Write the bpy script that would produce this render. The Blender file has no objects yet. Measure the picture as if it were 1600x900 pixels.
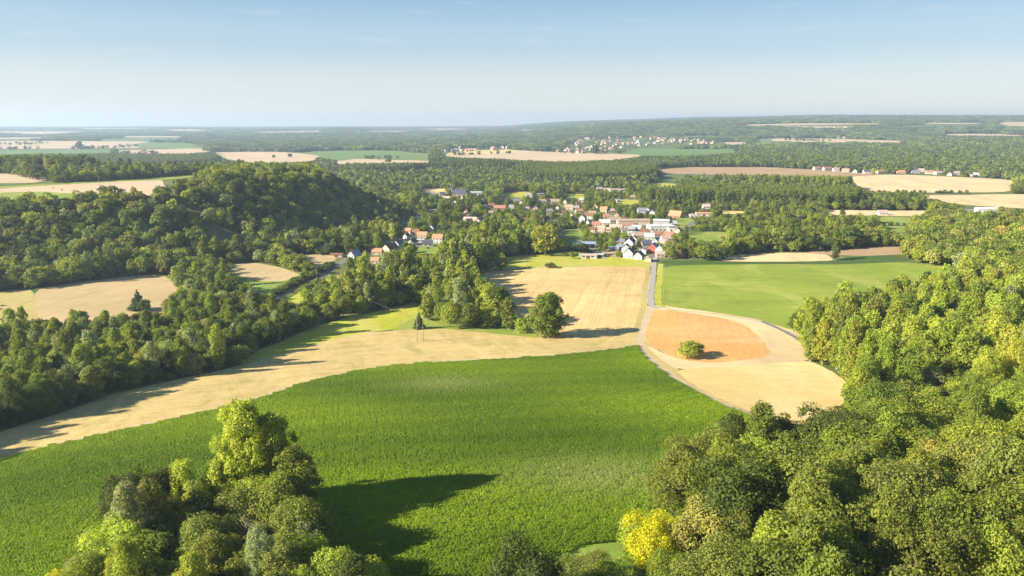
import bpy, math, random, time
import numpy as np
from mathutils import Vector, Matrix
from mathutils.geometry import delaunay_2d_cdt
T0 = time.time()
RNG = np.random.default_rng(7)
random.seed(7)
SC = bpy.context.scene
COL = SC.collection
R = math.radians

# ------------------------------------------------------------------ camera, sky, sun, exposure
CAMZ, FPX, EYE = 130.0, 1142.0, 190.0
PITCH = math.atan((450 - EYE) / FPX)
cam = bpy.data.cameras.new('camera')
cam.sensor_width = 36; cam.lens = 36 * FPX / 1600
cam.clip_start = 1; cam.clip_end = 60000
camo = bpy.data.objects.new('camera', cam); COL.objects.link(camo)
camo.location = (0, 0, CAMZ); camo.rotation_euler = (math.pi / 2 - PITCH, 0, 0)
SC.camera = camo

SUN_EL, SUN_AZ = R(25.5), math.atan2(-0.95, -0.31)      # azimuth clockwise from +Y, pointing to the sun
sd = Vector((math.cos(SUN_EL) * math.sin(SUN_AZ), math.cos(SUN_EL) * math.cos(SUN_AZ), math.sin(SUN_EL)))
W = bpy.data.worlds.new('World'); SC.world = W; W.use_nodes = True
nt = W.node_tree; nt.nodes.clear()
wo = nt.nodes.new('ShaderNodeOutputWorld'); bg = nt.nodes.new('ShaderNodeBackground')
sky = nt.nodes.new('ShaderNodeTexSky'); sky.sky_type = 'NISHITA'; sky.sun_disc = False
sky.sun_elevation = SUN_EL; sky.sun_rotation = SUN_AZ
sky.altitude = 150; sky.air_density = 1.0; sky.dust_density = 0.0; sky.ozone_density = 1.5
bg.inputs['Strength'].default_value = 0.055
tcw = nt.nodes.new('ShaderNodeTexCoord'); sep = nt.nodes.new('ShaderNodeSeparateXYZ'); nt.links.new(tcw.outputs['Generated'], sep.inputs[0])
cr = nt.nodes.new('ShaderNodeValToRGB'); cr.color_ramp.interpolation = 'EASE'; nt.links.new(sep.outputs[2], cr.inputs[0])
SKYC = [(0.0, (5.4, 5.5, 5.6)), (0.045, (4.9, 5.25, 5.5)), (0.10, (3.3, 4.4, 5.3)), (0.165, (2.0, 3.45, 4.95)), (0.45, (0.8, 2.0, 4.0)), (1.0, (0.45, 1.2, 3.0))]
while len(cr.color_ramp.elements) < len(SKYC): cr.color_ramp.elements.new(0.5)
for e_, (p_, c_) in zip(cr.color_ramp.elements, SKYC): e_.position = p_; e_.color = (c_[0] / 6, c_[1] / 6, c_[2] / 6, 1)
sc6 = nt.nodes.new('ShaderNodeVectorMath'); sc6.operation = 'SCALE'; sc6.inputs['Scale'].default_value = 6; nt.links.new(cr.outputs[0], sc6.inputs[0])
mpw = nt.nodes.new('ShaderNodeMapping'); mpw.inputs['Scale'].default_value = (3, 3, 26); nt.links.new(tcw.outputs['Generated'], mpw.inputs[0])
nzw = nt.nodes.new('ShaderNodeTexNoise'); nzw.inputs['Scale'].default_value = 4; nzw.inputs['Detail'].default_value = 7; nt.links.new(mpw.outputs[0], nzw.inputs[0])
wr = nt.nodes.new('ShaderNodeMapRange'); wr.inputs[1].default_value = 0.58; wr.inputs[2].default_value = 0.85; wr.inputs[4].default_value = 0.35; nt.links.new(nzw.outputs[0], wr.inputs[0])
m0 = nt.nodes.new('ShaderNodeMix'); m0.data_type = 'RGBA'; m0.inputs[0].default_value = 0.78; nt.links.new(sky.outputs[0], m0.inputs[6]); nt.links.new(sc6.outputs[0], m0.inputs[7])
mxw = nt.nodes.new('ShaderNodeMix'); mxw.data_type = 'RGBA'; nt.links.new(wr.outputs[0], mxw.inputs[0]); nt.links.new(m0.outputs[2], mxw.inputs[6]); mxw.inputs[7].default_value = (6.2, 6.1, 6.0, 1)
nt.links.new(mxw.outputs[2], bg.inputs[0]); nt.links.new(bg.outputs[0], wo.inputs[0])
sl = bpy.data.lights.new('sun', 'SUN'); sl.energy = 5.0; sl.angle = R(0.5); sl.color = (1.0, 0.925, 0.79)
so = bpy.data.objects.new('sun', sl); COL.objects.link(so)
so.rotation_euler = sd.to_track_quat('Z', 'Y').to_euler()
SC.view_settings.view_transform = 'Standard'; SC.view_settings.look = 'None'
SC.view_settings.exposure = 1.42; SC.view_settings.gamma = 1
SC.cycles.max_bounces = 5; SC.cycles.diffuse_bounces = 2; SC.cycles.glossy_bounces = 1
SC.cycles.transmission_bounces = 3; SC.cycles.transparent_max_bounces = 4; SC.cycles.volume_bounces = 0
SC.cycles.use_denoising = True
HAZE_DENSITY = 0.85e-4

# ------------------------------------------------------------------ numpy helpers
def S(t):
    t = np.clip(t, 0, 1); return t * t * (3 - 2 * t)

def inside(poly, x, y):
    poly = np.asarray(poly, float); r = np.zeros(x.shape, bool); n = len(poly)
    b = (x >= poly[:, 0].min()) & (x <= poly[:, 0].max()) & (y >= poly[:, 1].min()) & (y <= poly[:, 1].max())
    xs, ys = x[b], y[b]
    if xs.size == 0: return r
    k = np.zeros(xs.shape, bool)
    for i in range(n):
        x1, y1 = poly[i]; x2, y2 = poly[(i + 1) % n]
        if y1 == y2: continue
        c = (ys > min(y1, y2)) & (ys <= max(y1, y2))
        k ^= c & (xs < (x2 - x1) * (ys - y1) / (y2 - y1) + x1)
    r[b] = k
    return r

def sdist(poly, x, y):
    """distance inside the polygon (0 outside)"""
    poly = np.asarray(poly, float); ins = inside(poly, x, y); d = np.zeros(x.shape)
    xs, ys = x[ins], y[ins]
    if xs.size == 0: return d
    best = np.full(xs.shape, 1e18)
    for i in range(len(poly)):
        a = poly[i]; e = poly[(i + 1) % len(poly)] - a
        t = np.clip(((xs - a[0]) * e[0] + (ys - a[1]) * e[1]) / (e @ e), 0, 1)
        best = np.minimum(best, (xs - a[0] - t * e[0]) ** 2 + (ys - a[1] - t * e[1]) ** 2)
    d[ins] = np.sqrt(best)
    return d

def G(x, y, cx, cy, sx, sy=None):
    sy = sy or sx
    return np.exp(-((x - cx) / sx) ** 2 - ((y - cy) / sy) ** 2)

HILL_L = [(-2600, 520), (-900, 560), (-430, 600), (-300, 650), (-225, 730), (-190, 800), (-165, 900), (-160, 1030), (-230, 1180), (-500, 1260), (-2600, 1400)]
HILL_R = [(60, -200), (70, 60), (150, 260), (215, 400), (300, 500), (395, 600), (400, 740), (430, 830), (700, 980), (1500, 1000), (1500, -200)]
NEAR = lambda x, y: 1 - (np.hypot(x * 0.8, y) - 120) / 360
def hf(x, y):
    x = np.asarray(x, float); y = np.asarray(y, float)
    z = 30 * S(NEAR(x, y))
    z = z + 55 * S(sdist(HILL_L, x, y) / 125) + 5 * G(x, y, -290, 840, 120, 110) * S(sdist(HILL_L, x, y) / 60)
    z = z + 62 * S(sdist(HILL_R, x, y) / 300)
    z = z + 92 * S((y - 4200) / 1900) * S((x + 500) / 1700) + 62 * S((y - 6300) / 2700) * S((x - 1500) / 2600)
    z = z + 30 * S((y - 1900) / 2400) * S((x - 500) / 1500)
    z = z + 45 * G(x, y, -2000, 9000, 420) + 12 * S((y - 9000) / 4000) + 10 * G(x, y, -5200, 11000, 1600, 900)
    far = S((y - 1500) / 3000)
    z = z + (0.5 + 5 * far) * np.sin(x / (90 + 500 * far) + 1.3) * np.cos(y / (110 + 700 * far) + 0.4) + 0.35 * np.sin(x / 31 + y / 47)
    return z

CP, SP = math.cos(PITCH), math.sin(PITCH)
def at(px, py):
    """photo pixel -> point of the ground it shows (vectorised)"""
    px = np.atleast_1d(np.asarray(px, float)); py = np.atleast_1d(np.asarray(py, float))
    u = (px - 800) / FPX; v = (450 - py) / FPX
    dx, dy, dz = u, CP + v * SP, -SP + v * CP
    t = 60 * 1.012 ** np.arange(490)
    X = dx[:, None] * t; Y = dy[:, None] * t; Z = CAMZ + dz[:, None] * t
    below = Z < hf(X, Y)
    k = np.where(below.any(1), below.argmax(1), len(t) - 1); k = np.maximum(k, 1)
    lo, hi = t[k - 1], t[k]
    for _ in range(14):
        m = (lo + hi) / 2; b = (CAMZ + dz * m) < hf(dx * m, dy * m)
        hi = np.where(b, m, hi); lo = np.where(b, lo, m)
    x, y = dx * hi, dy * hi
    return x, y, hf(x, y)

def proj(x, y, z):
    """point -> photo pixel and depth"""
    yy = y * CP - (z - CAMZ) * SP; zz = y * SP + (z - CAMZ) * CP
    yy = np.where(yy < 1, 1, yy)
    return 800 + FPX * x / yy, 450 - FPX * zz / yy, yy

def chaikin(p, n=2, closed=True):
    p = np.asarray(p, float)
    for _ in range(n):
        if closed:
            q = np.roll(p, -1, 0); p = np.stack([p * .87 + q * .13, p * .13 + q * .87], 1).reshape(-1, 2)
        else:
            q = np.stack([p[:-1] * .75 + p[1:] * .25, p[:-1] * .25 + p[1:] * .75], 1).reshape(-1, 2)
            p = np.vstack([p[:1], q, p[-1:]])
    return p

def world_poly(pts, n=2):
    p = chaikin(pts, n)
    x, y, _ = at(p[:, 0], p[:, 1])
    return np.stack([x, y], 1)

def ribbon(pts, w):
    p = chaikin(pts, 3, False)
    x, y, _ = at(p[:, 0], p[:, 1]); c = np.stack([x, y], 1)
    t = np.gradient(c, axis=0); t /= np.linalg.norm(t, axis=1)[:, None] + 1e-9
    nrm = np.stack([-t[:, 1], t[:, 0]], 1) * w / 2
    return np.vstack([c + nrm, (c - nrm)[::-1]])

# ------------------------------------------------------------------ materials
def node(nt, t, **kw):
    n = nt.nodes.new('ShaderNode' + t)
    for k, v in kw.items():
        if k in ('operation', 'blend_type', 'data_type', 'attribute_name', 'attribute_type', 'wave_type', 'bands_direction', 'feature', 'noise_dimensions'):
            setattr(n, k, v)
    return n

def new_mat(name, rough=0.9, spec=0.2):
    m = bpy.data.materials.new(name); m.use_nodes = True
    b = m.node_tree.nodes['Principled BSDF']
    b.inputs['Roughness'].default_value = rough
    b.inputs['Specular IOR Level'].default_value = spec
    return m, m.node_tree, b

def mathn(nt, op, a, b=None, c=None):
    n = node(nt, 'Math', operation=op)
    for i, v in enumerate((a, b, c)):
        if v is None: continue
        if isinstance(v, (int, float)): n.inputs[i].default_value = v
        else: nt.links.new(v, n.inputs[i])
    return n.outputs[0]

def mixc(nt, f, a, b, blend='MIX'):
    n = node(nt, 'Mix', data_type='RGBA', blend_type=blend)
    for i, v in ((0, f), (6, a), (7, b)):
        if isinstance(v, (int, float)): n.inputs[i].default_value = v
        elif isinstance(v, tuple): n.inputs[i].default_value = (*v[:3], 1)
        else: nt.links.new(v, n.inputs[i])
    return n.outputs[2]

def noise(nt, vec, scale, detail=3, rough=0.6, dist=0.0):
    n = node(nt, 'TexNoise'); nt.links.new(vec, n.inputs['Vector'])
    n.inputs['Scale'].default_value = scale; n.inputs['Detail'].default_value = detail
    n.inputs['Roughness'].default_value = rough; n.inputs['Distortion'].default_value = dist
    return n.outputs[0]

def ramp(nt, f, lo, hi):
    n = node(nt, 'MapRange'); nt.links.new(f, n.inputs[0])
    n.inputs[1].default_value = lo; n.inputs[2].default_value = hi
    return n.outputs[0]

def mapping(nt, vec, rot, sc):
    n = node(nt, 'Mapping'); nt.links.new(vec, n.inputs[0])
    n.vector_type = 'TEXTURE'
    n.inputs['Rotation'].default_value = (0, 0, R(rot)); n.inputs['Scale'].default_value = sc
    return n.outputs[0]

def field_mat(name, a, b, c=None, rot=0, row=3.0, rows=0.25, big=70, patch=0.5, grain=1.2, gcon=0.35, tram=0.0, tramw=24.0, bump=0.3, cscale=None, cthr=(0.5, 0.7)):
    """a/b: the two base colours, c: colour of odd patches, rot: row direction, row: streak width (m)"""
    m, nt, bs = new_mat(name, 0.95, 0.1)
    pos = node(nt, 'NewGeometry').outputs['Position']
    f = ramp(nt, noise(nt, pos, 1 / big, 4, 0.6, 0.4), 0.5 - 0.5 * patch * 0.6, 0.5 + 0.5 * patch * 0.6)
    col = mixc(nt, f, a, b)
    if c:
        f2 = ramp(nt, noise(nt, mapping(nt, pos, rot, (1.0, 2.6, 1)), 1 / (cscale or big * 0.7), 5, 0.62, 0.8), *cthr)
        col = mixc(nt, f2, col, c)
    st = noise(nt, mapping(nt, pos, rot, (1, 1 / 14.0, 1)), 1 / (row * 14.0 / 10), 2, 0.5) if False else noise(nt, mapping(nt, pos, rot, (60, row, 1)), 1.0, 3, 0.6)
    sv = ramp(nt, st, 0.25, 0.75)
    g = noise(nt, pos, 1 / grain, 3, 0.75)
    g2 = noise(nt, pos, 1 / (grain * 6), 3, 0.7)
    val = mathn(nt, 'ADD', mathn(nt, 'MULTIPLY', mathn(nt, 'SUBTRACT', sv, 0.5), rows),
                mathn(nt, 'ADD', mathn(nt, 'MULTIPLY', mathn(nt, 'SUBTRACT', g, 0.5), gcon * 2), mathn(nt, 'MULTIPLY', mathn(nt, 'SUBTRACT', g2, 0.5), gcon * 1.2)))
    val = mathn(nt, 'ADD', val, 1.0)
    if tram > 0:
        sx = node(nt, 'SeparateXYZ'); nt.links.new(mapping(nt, pos, rot, (1, 1, 1)), sx.inputs[0])
        ph = mathn(nt, 'FRACT', mathn(nt, 'DIVIDE', sx.outputs[1], tramw))
        l1 = mathn(nt, 'LESS_THAN', mathn(nt, 'ABSOLUTE', mathn(nt, 'SUBTRACT', ph, 0.45)), 0.35 / tramw)
        l2 = mathn(nt, 'LESS_THAN', mathn(nt, 'ABSOLUTE', mathn(nt, 'SUBTRACT', ph, 0.45 + 1.9 / tramw)), 0.35 / tramw)
        val = mathn(nt, 'SUBTRACT', val, mathn(nt, 'MULTIPLY', mathn(nt, 'ADD', l1, l2), tram))
    hs = node(nt, 'VectorMath', operation='SCALE'); nt.links.new(col, hs.inputs[0]); nt.links.new(val, hs.inputs['Scale'])
    nt.links.new(hs.outputs[0], bs.inputs['Base Color'])
    if bump:
        bp = node(nt, 'Bump'); bp.inputs['Strength'].default_value = bump; bp.inputs['Distance'].default_value = 0.6
        nt.links.new(mathn(nt, 'ADD', g, mathn(nt, 'MULTIPLY', sv, 0.4)), bp.inputs['Height']); nt.links.new(bp.outputs[0], bs.inputs['Normal'])
    return m

def plain_mat(name, col, var=0.25, scale=1.0, rough=0.85, spec=0.25):
    m, nt, bs = new_mat(name, rough, spec)
    pos = node(nt, 'NewGeometry').outputs['Position']
    n = noise(nt, pos, scale, 4, 0.6)
    v = mathn(nt, 'ADD', mathn(nt, 'MULTIPLY', mathn(nt, 'SUBTRACT', n, 0.5), var * 2), 1.0)
    hs = node(nt, 'VectorMath', operation='SCALE'); hs.inputs[0].default_value = col[:3]; nt.links.new(v, hs.inputs['Scale'])
    nt.links.new(hs.outputs[0], bs.inputs['Base Color'])
    return m

def leaf_mat(name, transl=0.36, var=0.5, scale=0.35):
    m, nt, bs = new_mat(name, 0.65, 0.25)
    at_ = node(nt, 'Attribute', attribute_name='tint'); at_.attribute_type = 'INSTANCER'
    tc = node(nt, 'TexCoord').outputs['Object']
    n = noise(nt, tc, scale, 3, 0.6)
    n2 = noise(nt, tc, scale * 6, 2, 0.6)
    v = mathn(nt, 'ADD', mathn(nt, 'MULTIPLY', mathn(nt, 'SUBTRACT', n, 0.5), var * 2.2), mathn(nt, 'ADD', mathn(nt, 'MULTIPLY', mathn(nt, 'SUBTRACT', n2, 0.5), var), 1.0))
    hs = node(nt, 'VectorMath', operation='SCALE'); nt.links.new(at_.outputs['Color'], hs.inputs[0]); nt.links.new(v, hs.inputs['Scale'])
    # a slow drift of hue towards yellow
    col = mixc(nt, ramp(nt, n, 0.45, 0.75), hs.outputs[0], mixc(nt, 1.0, hs.outputs[0], (1.12, 1.08, 0.65), 'MULTIPLY'))
    nt.links.new(col, bs.inputs['Base Color'])
    tr = node(nt, 'BsdfTranslucent'); nt.links.new(mixc(nt, 1.0, col, (1.5, 1.5, 0.7), 'MULTIPLY'), tr.inputs['Color'])
    ms = node(nt, 'MixShader'); ms.inputs[0].default_value = transl
    nt.links.new(bs.outputs[0], ms.inputs[1]); nt.links.new(tr.outputs[0], ms.inputs[2])
    nt.links.new(ms.outputs[0], nt.nodes['Material Output'].inputs['Surface'])
    return m

M_LEAF = leaf_mat('foliage')
M_LEAF_FAR = leaf_mat('foliage_coarse', 0.15, 0.35, 0.08)
M_BARK = plain_mat('bark', (0.16, 0.125, 0.09), 0.5, 2.0)
M_BARK_PALE = plain_mat('pale_bark', (0.36, 0.31, 0.24), 0.4, 2.0)
M_MAIZE = leaf_mat('maize_leaf', 0.42, 0.14, 0.5)

# ------------------------------------------------------------------ mesh helpers
def mesh_np(name, V, F, mats, mi=None, smooth=False):
    V = np.asarray(V, np.float32); F = np.asarray(F, np.int32); k = F.shape[1]
    me = bpy.data.meshes.new(name)
    me.vertices.add(len(V)); me.vertices.foreach_set('co', V.ravel())
    me.loops.add(F.size); me.loops.foreach_set('vertex_index', F.ravel())
    me.polygons.add(len(F))
    me.polygons.foreach_set('loop_start', np.arange(0, F.size, k, dtype=np.int32))
    me.polygons.foreach_set('loop_total', np.full(len(F), k, np.int32))
    if mi is not None: me.polygons.foreach_set('material_index', np.asarray(mi, np.int32))
    if smooth: me.polygons.foreach_set('use_smooth', np.ones(len(F), bool))
    for m in mats: me.materials.append(m)
    me.update(calc_edges=True)
    return me

def link(name, me, parent=None, loc=None):
    o = bpy.data.objects.new(name, me); COL.objects.link(o)
    if parent: o.parent = parent
    if loc is not None: o.location = loc
    return o

def tag(o, label=None, cat=None, group=None, kind=None):
    if label: o['label'] = label
    if cat: o['category'] = cat
    if group: o['group'] = group
    if kind: o['kind'] = kind
    return o

class MB:
    def __init__(s): s.v = []; s.f = []; s.m = []
    def add(s, vs, fs, mi=0):
        b = len(s.v); s.v += [tuple(v) for v in vs]; s.f += [[b + i for i in f] for f in fs]; s.m += [mi] * len(fs)
    def box(s, x0, y0, z0, x1, y1, z1, mi=0):
        s.add([(x0, y0, z0), (x1, y0, z0), (x1, y1, z0), (x0, y1, z0), (x0, y0, z1), (x1, y0, z1), (x1, y1, z1), (x0, y1, z1)],
              [(0, 3, 2, 1), (4, 5, 6, 7), (0, 1, 5, 4), (1, 2, 6, 5), (2, 3, 7, 6), (3, 0, 4, 7)], mi)
    def tube(s, pts, rad, n=6, mi=0, cap=True):
        pts = [Vector(p) for p in pts]; rings = []
        for i, p in enumerate(pts):
            d = (pts[min(i + 1, len(pts) - 1)] - pts[max(i - 1, 0)]).normalized()
            a = d.cross(Vector((0.3, 1, 0.1))).normalized(); c = d.cross(a)
            r = rad[i] if isinstance(rad, (list, tuple)) else rad
            rings.append([p + (a * math.cos(2 * math.pi * k / n) + c * math.sin(2 * math.pi * k / n)) * r for k in range(n)])
        fs = []
        for i in range(len(pts) - 1):
            for k in range(n): fs.append((i * n + k, i * n + (k + 1) % n, (i + 1) * n + (k + 1) % n, (i + 1) * n + k))
        if cap: fs.append(tuple(range((len(pts) - 1) * n, len(pts) * n))); fs.append(tuple(range(n - 1, -1, -1)))
        s.add([v for r in rings for v in r], fs, mi)
    def mesh(s, name, mats, smooth=False):
        me = bpy.data.meshes.new(name); me.from_pydata(s.v, [], s.f)
        for i, p in enumerate(me.polygons): p.material_index = s.m[i]; p.use_smooth = smooth
        for m in mats: me.materials.append(m)
        me.update(); return me
    def build(s, name, mats, parent=None, loc=None, smooth=False):
        return link(name, s.mesh(name, mats if isinstance(mats, list) else [mats], smooth), parent, loc)

# ------------------------------------------------------------------ ground: fields, roads (photo pixels of their outlines on the ground)
grass_m = field_mat('rough_grass', (0.085, 0.13, 0.028), (0.14, 0.155, 0.045), (0.22, 0.19, 0.08), big=45, cscale=30, cthr=(0.5, 0.75), rows=0.1, gcon=0.45)
FM = {
 'maize': field_mat('maize_ground', (0.12, 0.21, 0.010), (0.15, 0.24, 0.012), (0.10, 0.14, 0.035), rot=12, rows=0.3, row=1.6, grain=0.9, gcon=0.5, big=90, cthr=(0.55, 0.8)),
 'stub1': field_mat('pale_stubble', (0.60, 0.43, 0.17), (0.48, 0.345, 0.135), (0.36, 0.29, 0.085), rot=17, row=1.6, rows=0.34, gcon=0.4, cthr=(0.46, 0.72), cscale=16),
 'stub2': field_mat('golden_stubble', (0.66, 0.46, 0.19), (0.58, 0.39, 0.16), (0.50, 0.31, 0.11), rot=78, row=1.8, rows=0.3, gcon=0.34, tram=0.12, tramw=18, cthr=(0.5, 0.75), cscale=35),
 'meadow': field_mat('yellow_meadow', (0.33, 0.35, 0.03), (0.44, 0.41, 0.05), (0.46, 0.40, 0.11), rot=20, row=2.5, rows=0.25, gcon=0.35, big=35, cscale=22, cthr=(0.45, 0.7)),
 'green': field_mat('green_crop', (0.20, 0.26, 0.030), (0.27, 0.31, 0.040), (0.40, 0.38, 0.09), rot=2, row=2.6, rows=0.42, gcon=0.3, big=70, tram=0.16, tramw=28, cthr=(0.5, 0.8), cscale=40),
 'dgreen': field_mat('dark_green_crop', (0.06, 0.105, 0.02), (0.08, 0.125, 0.025), rot=0, row=2, rows=0.3, gcon=0.3),
 'orange': field_mat('orange_stubble', (0.62, 0.335, 0.11), (0.56, 0.29, 0.095), (0.64, 0.42, 0.19), rot=80, row=1.6, rows=0.2, gcon=0.3, big=60, cthr=(0.5, 0.8)),
 'pale': field_mat('cream_stubble', (0.72, 0.52, 0.27), (0.64, 0.46, 0.23), (0.50, 0.36, 0.20), rot=-12, row=2, rows=0.18, gcon=0.16),
 'gold': field_mat('ripe_gold', (0.68, 0.48, 0.18), (0.60, 0.42, 0.155), (0.72, 0.54, 0.25), rot=-8, row=2.2, rows=0.2, gcon=0.22),
 'tan': field_mat('tan_stubble', (0.46, 0.33, 0.165), (0.52, 0.37, 0.19), (0.38, 0.29, 0.12), rot=76, row=2, rows=0.22, gcon=0.2, tram=0.14, tramw=22, cthr=(0.5, 0.8)),
 'straw': field_mat('straw_strip', (0.46, 0.35, 0.13), (0.38, 0.31, 0.10), rot=80, row=3, rows=0.25, gcon=0.22),
 'brown': field_mat('brown_field', (0.36, 0.23, 0.12), (0.42, 0.28, 0.15), rot=5, row=6, rows=0.15, gcon=0.1),
 'lawn': field_mat('bright_meadow', (0.16, 0.24, 0.035), (0.26, 0.30, 0.045), (0.36, 0.33, 0.09), row=4, rows=0.2, gcon=0.25, big=40),
 'fgreen': field_mat('far_green', (0.13, 0.20, 0.055), (0.16, 0.22, 0.065), row=12, rows=0.2, gcon=0.1, big=200),
 'fpale': field_mat('far_stubble', (0.58, 0.42, 0.26), (0.50, 0.37, 0.22), row=14, rows=0.2, gcon=0.08, big=220),
 'forest': field_mat('forest_floor', (0.030, 0.040, 0.014), (0.045, 0.055, 0.02), gcon=0.4, grain=3),
 'road': plain_mat('asphalt', (0.36, 0.32, 0.265), 0.2, 0.4),
 'track': field_mat('gravel_track', (0.52, 0.41, 0.25), (0.45, 0.35, 0.20), gcon=0.25, rows=0.1),
 'ballast': plain_mat('rail_ballast', (0.20, 0.17, 0.14), 0.3, 0.6),
 'street': plain_mat('street_asphalt', (0.17, 0.165, 0.16), 0.2, 0.4),
 'yard': field_mat('village_grass', (0.12, 0.15, 0.04), (0.19, 0.19, 0.07), (0.34, 0.28, 0.18), gcon=0.4, big=30, cscale=18, cthr=(0.5, 0.65)),
}
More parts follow.
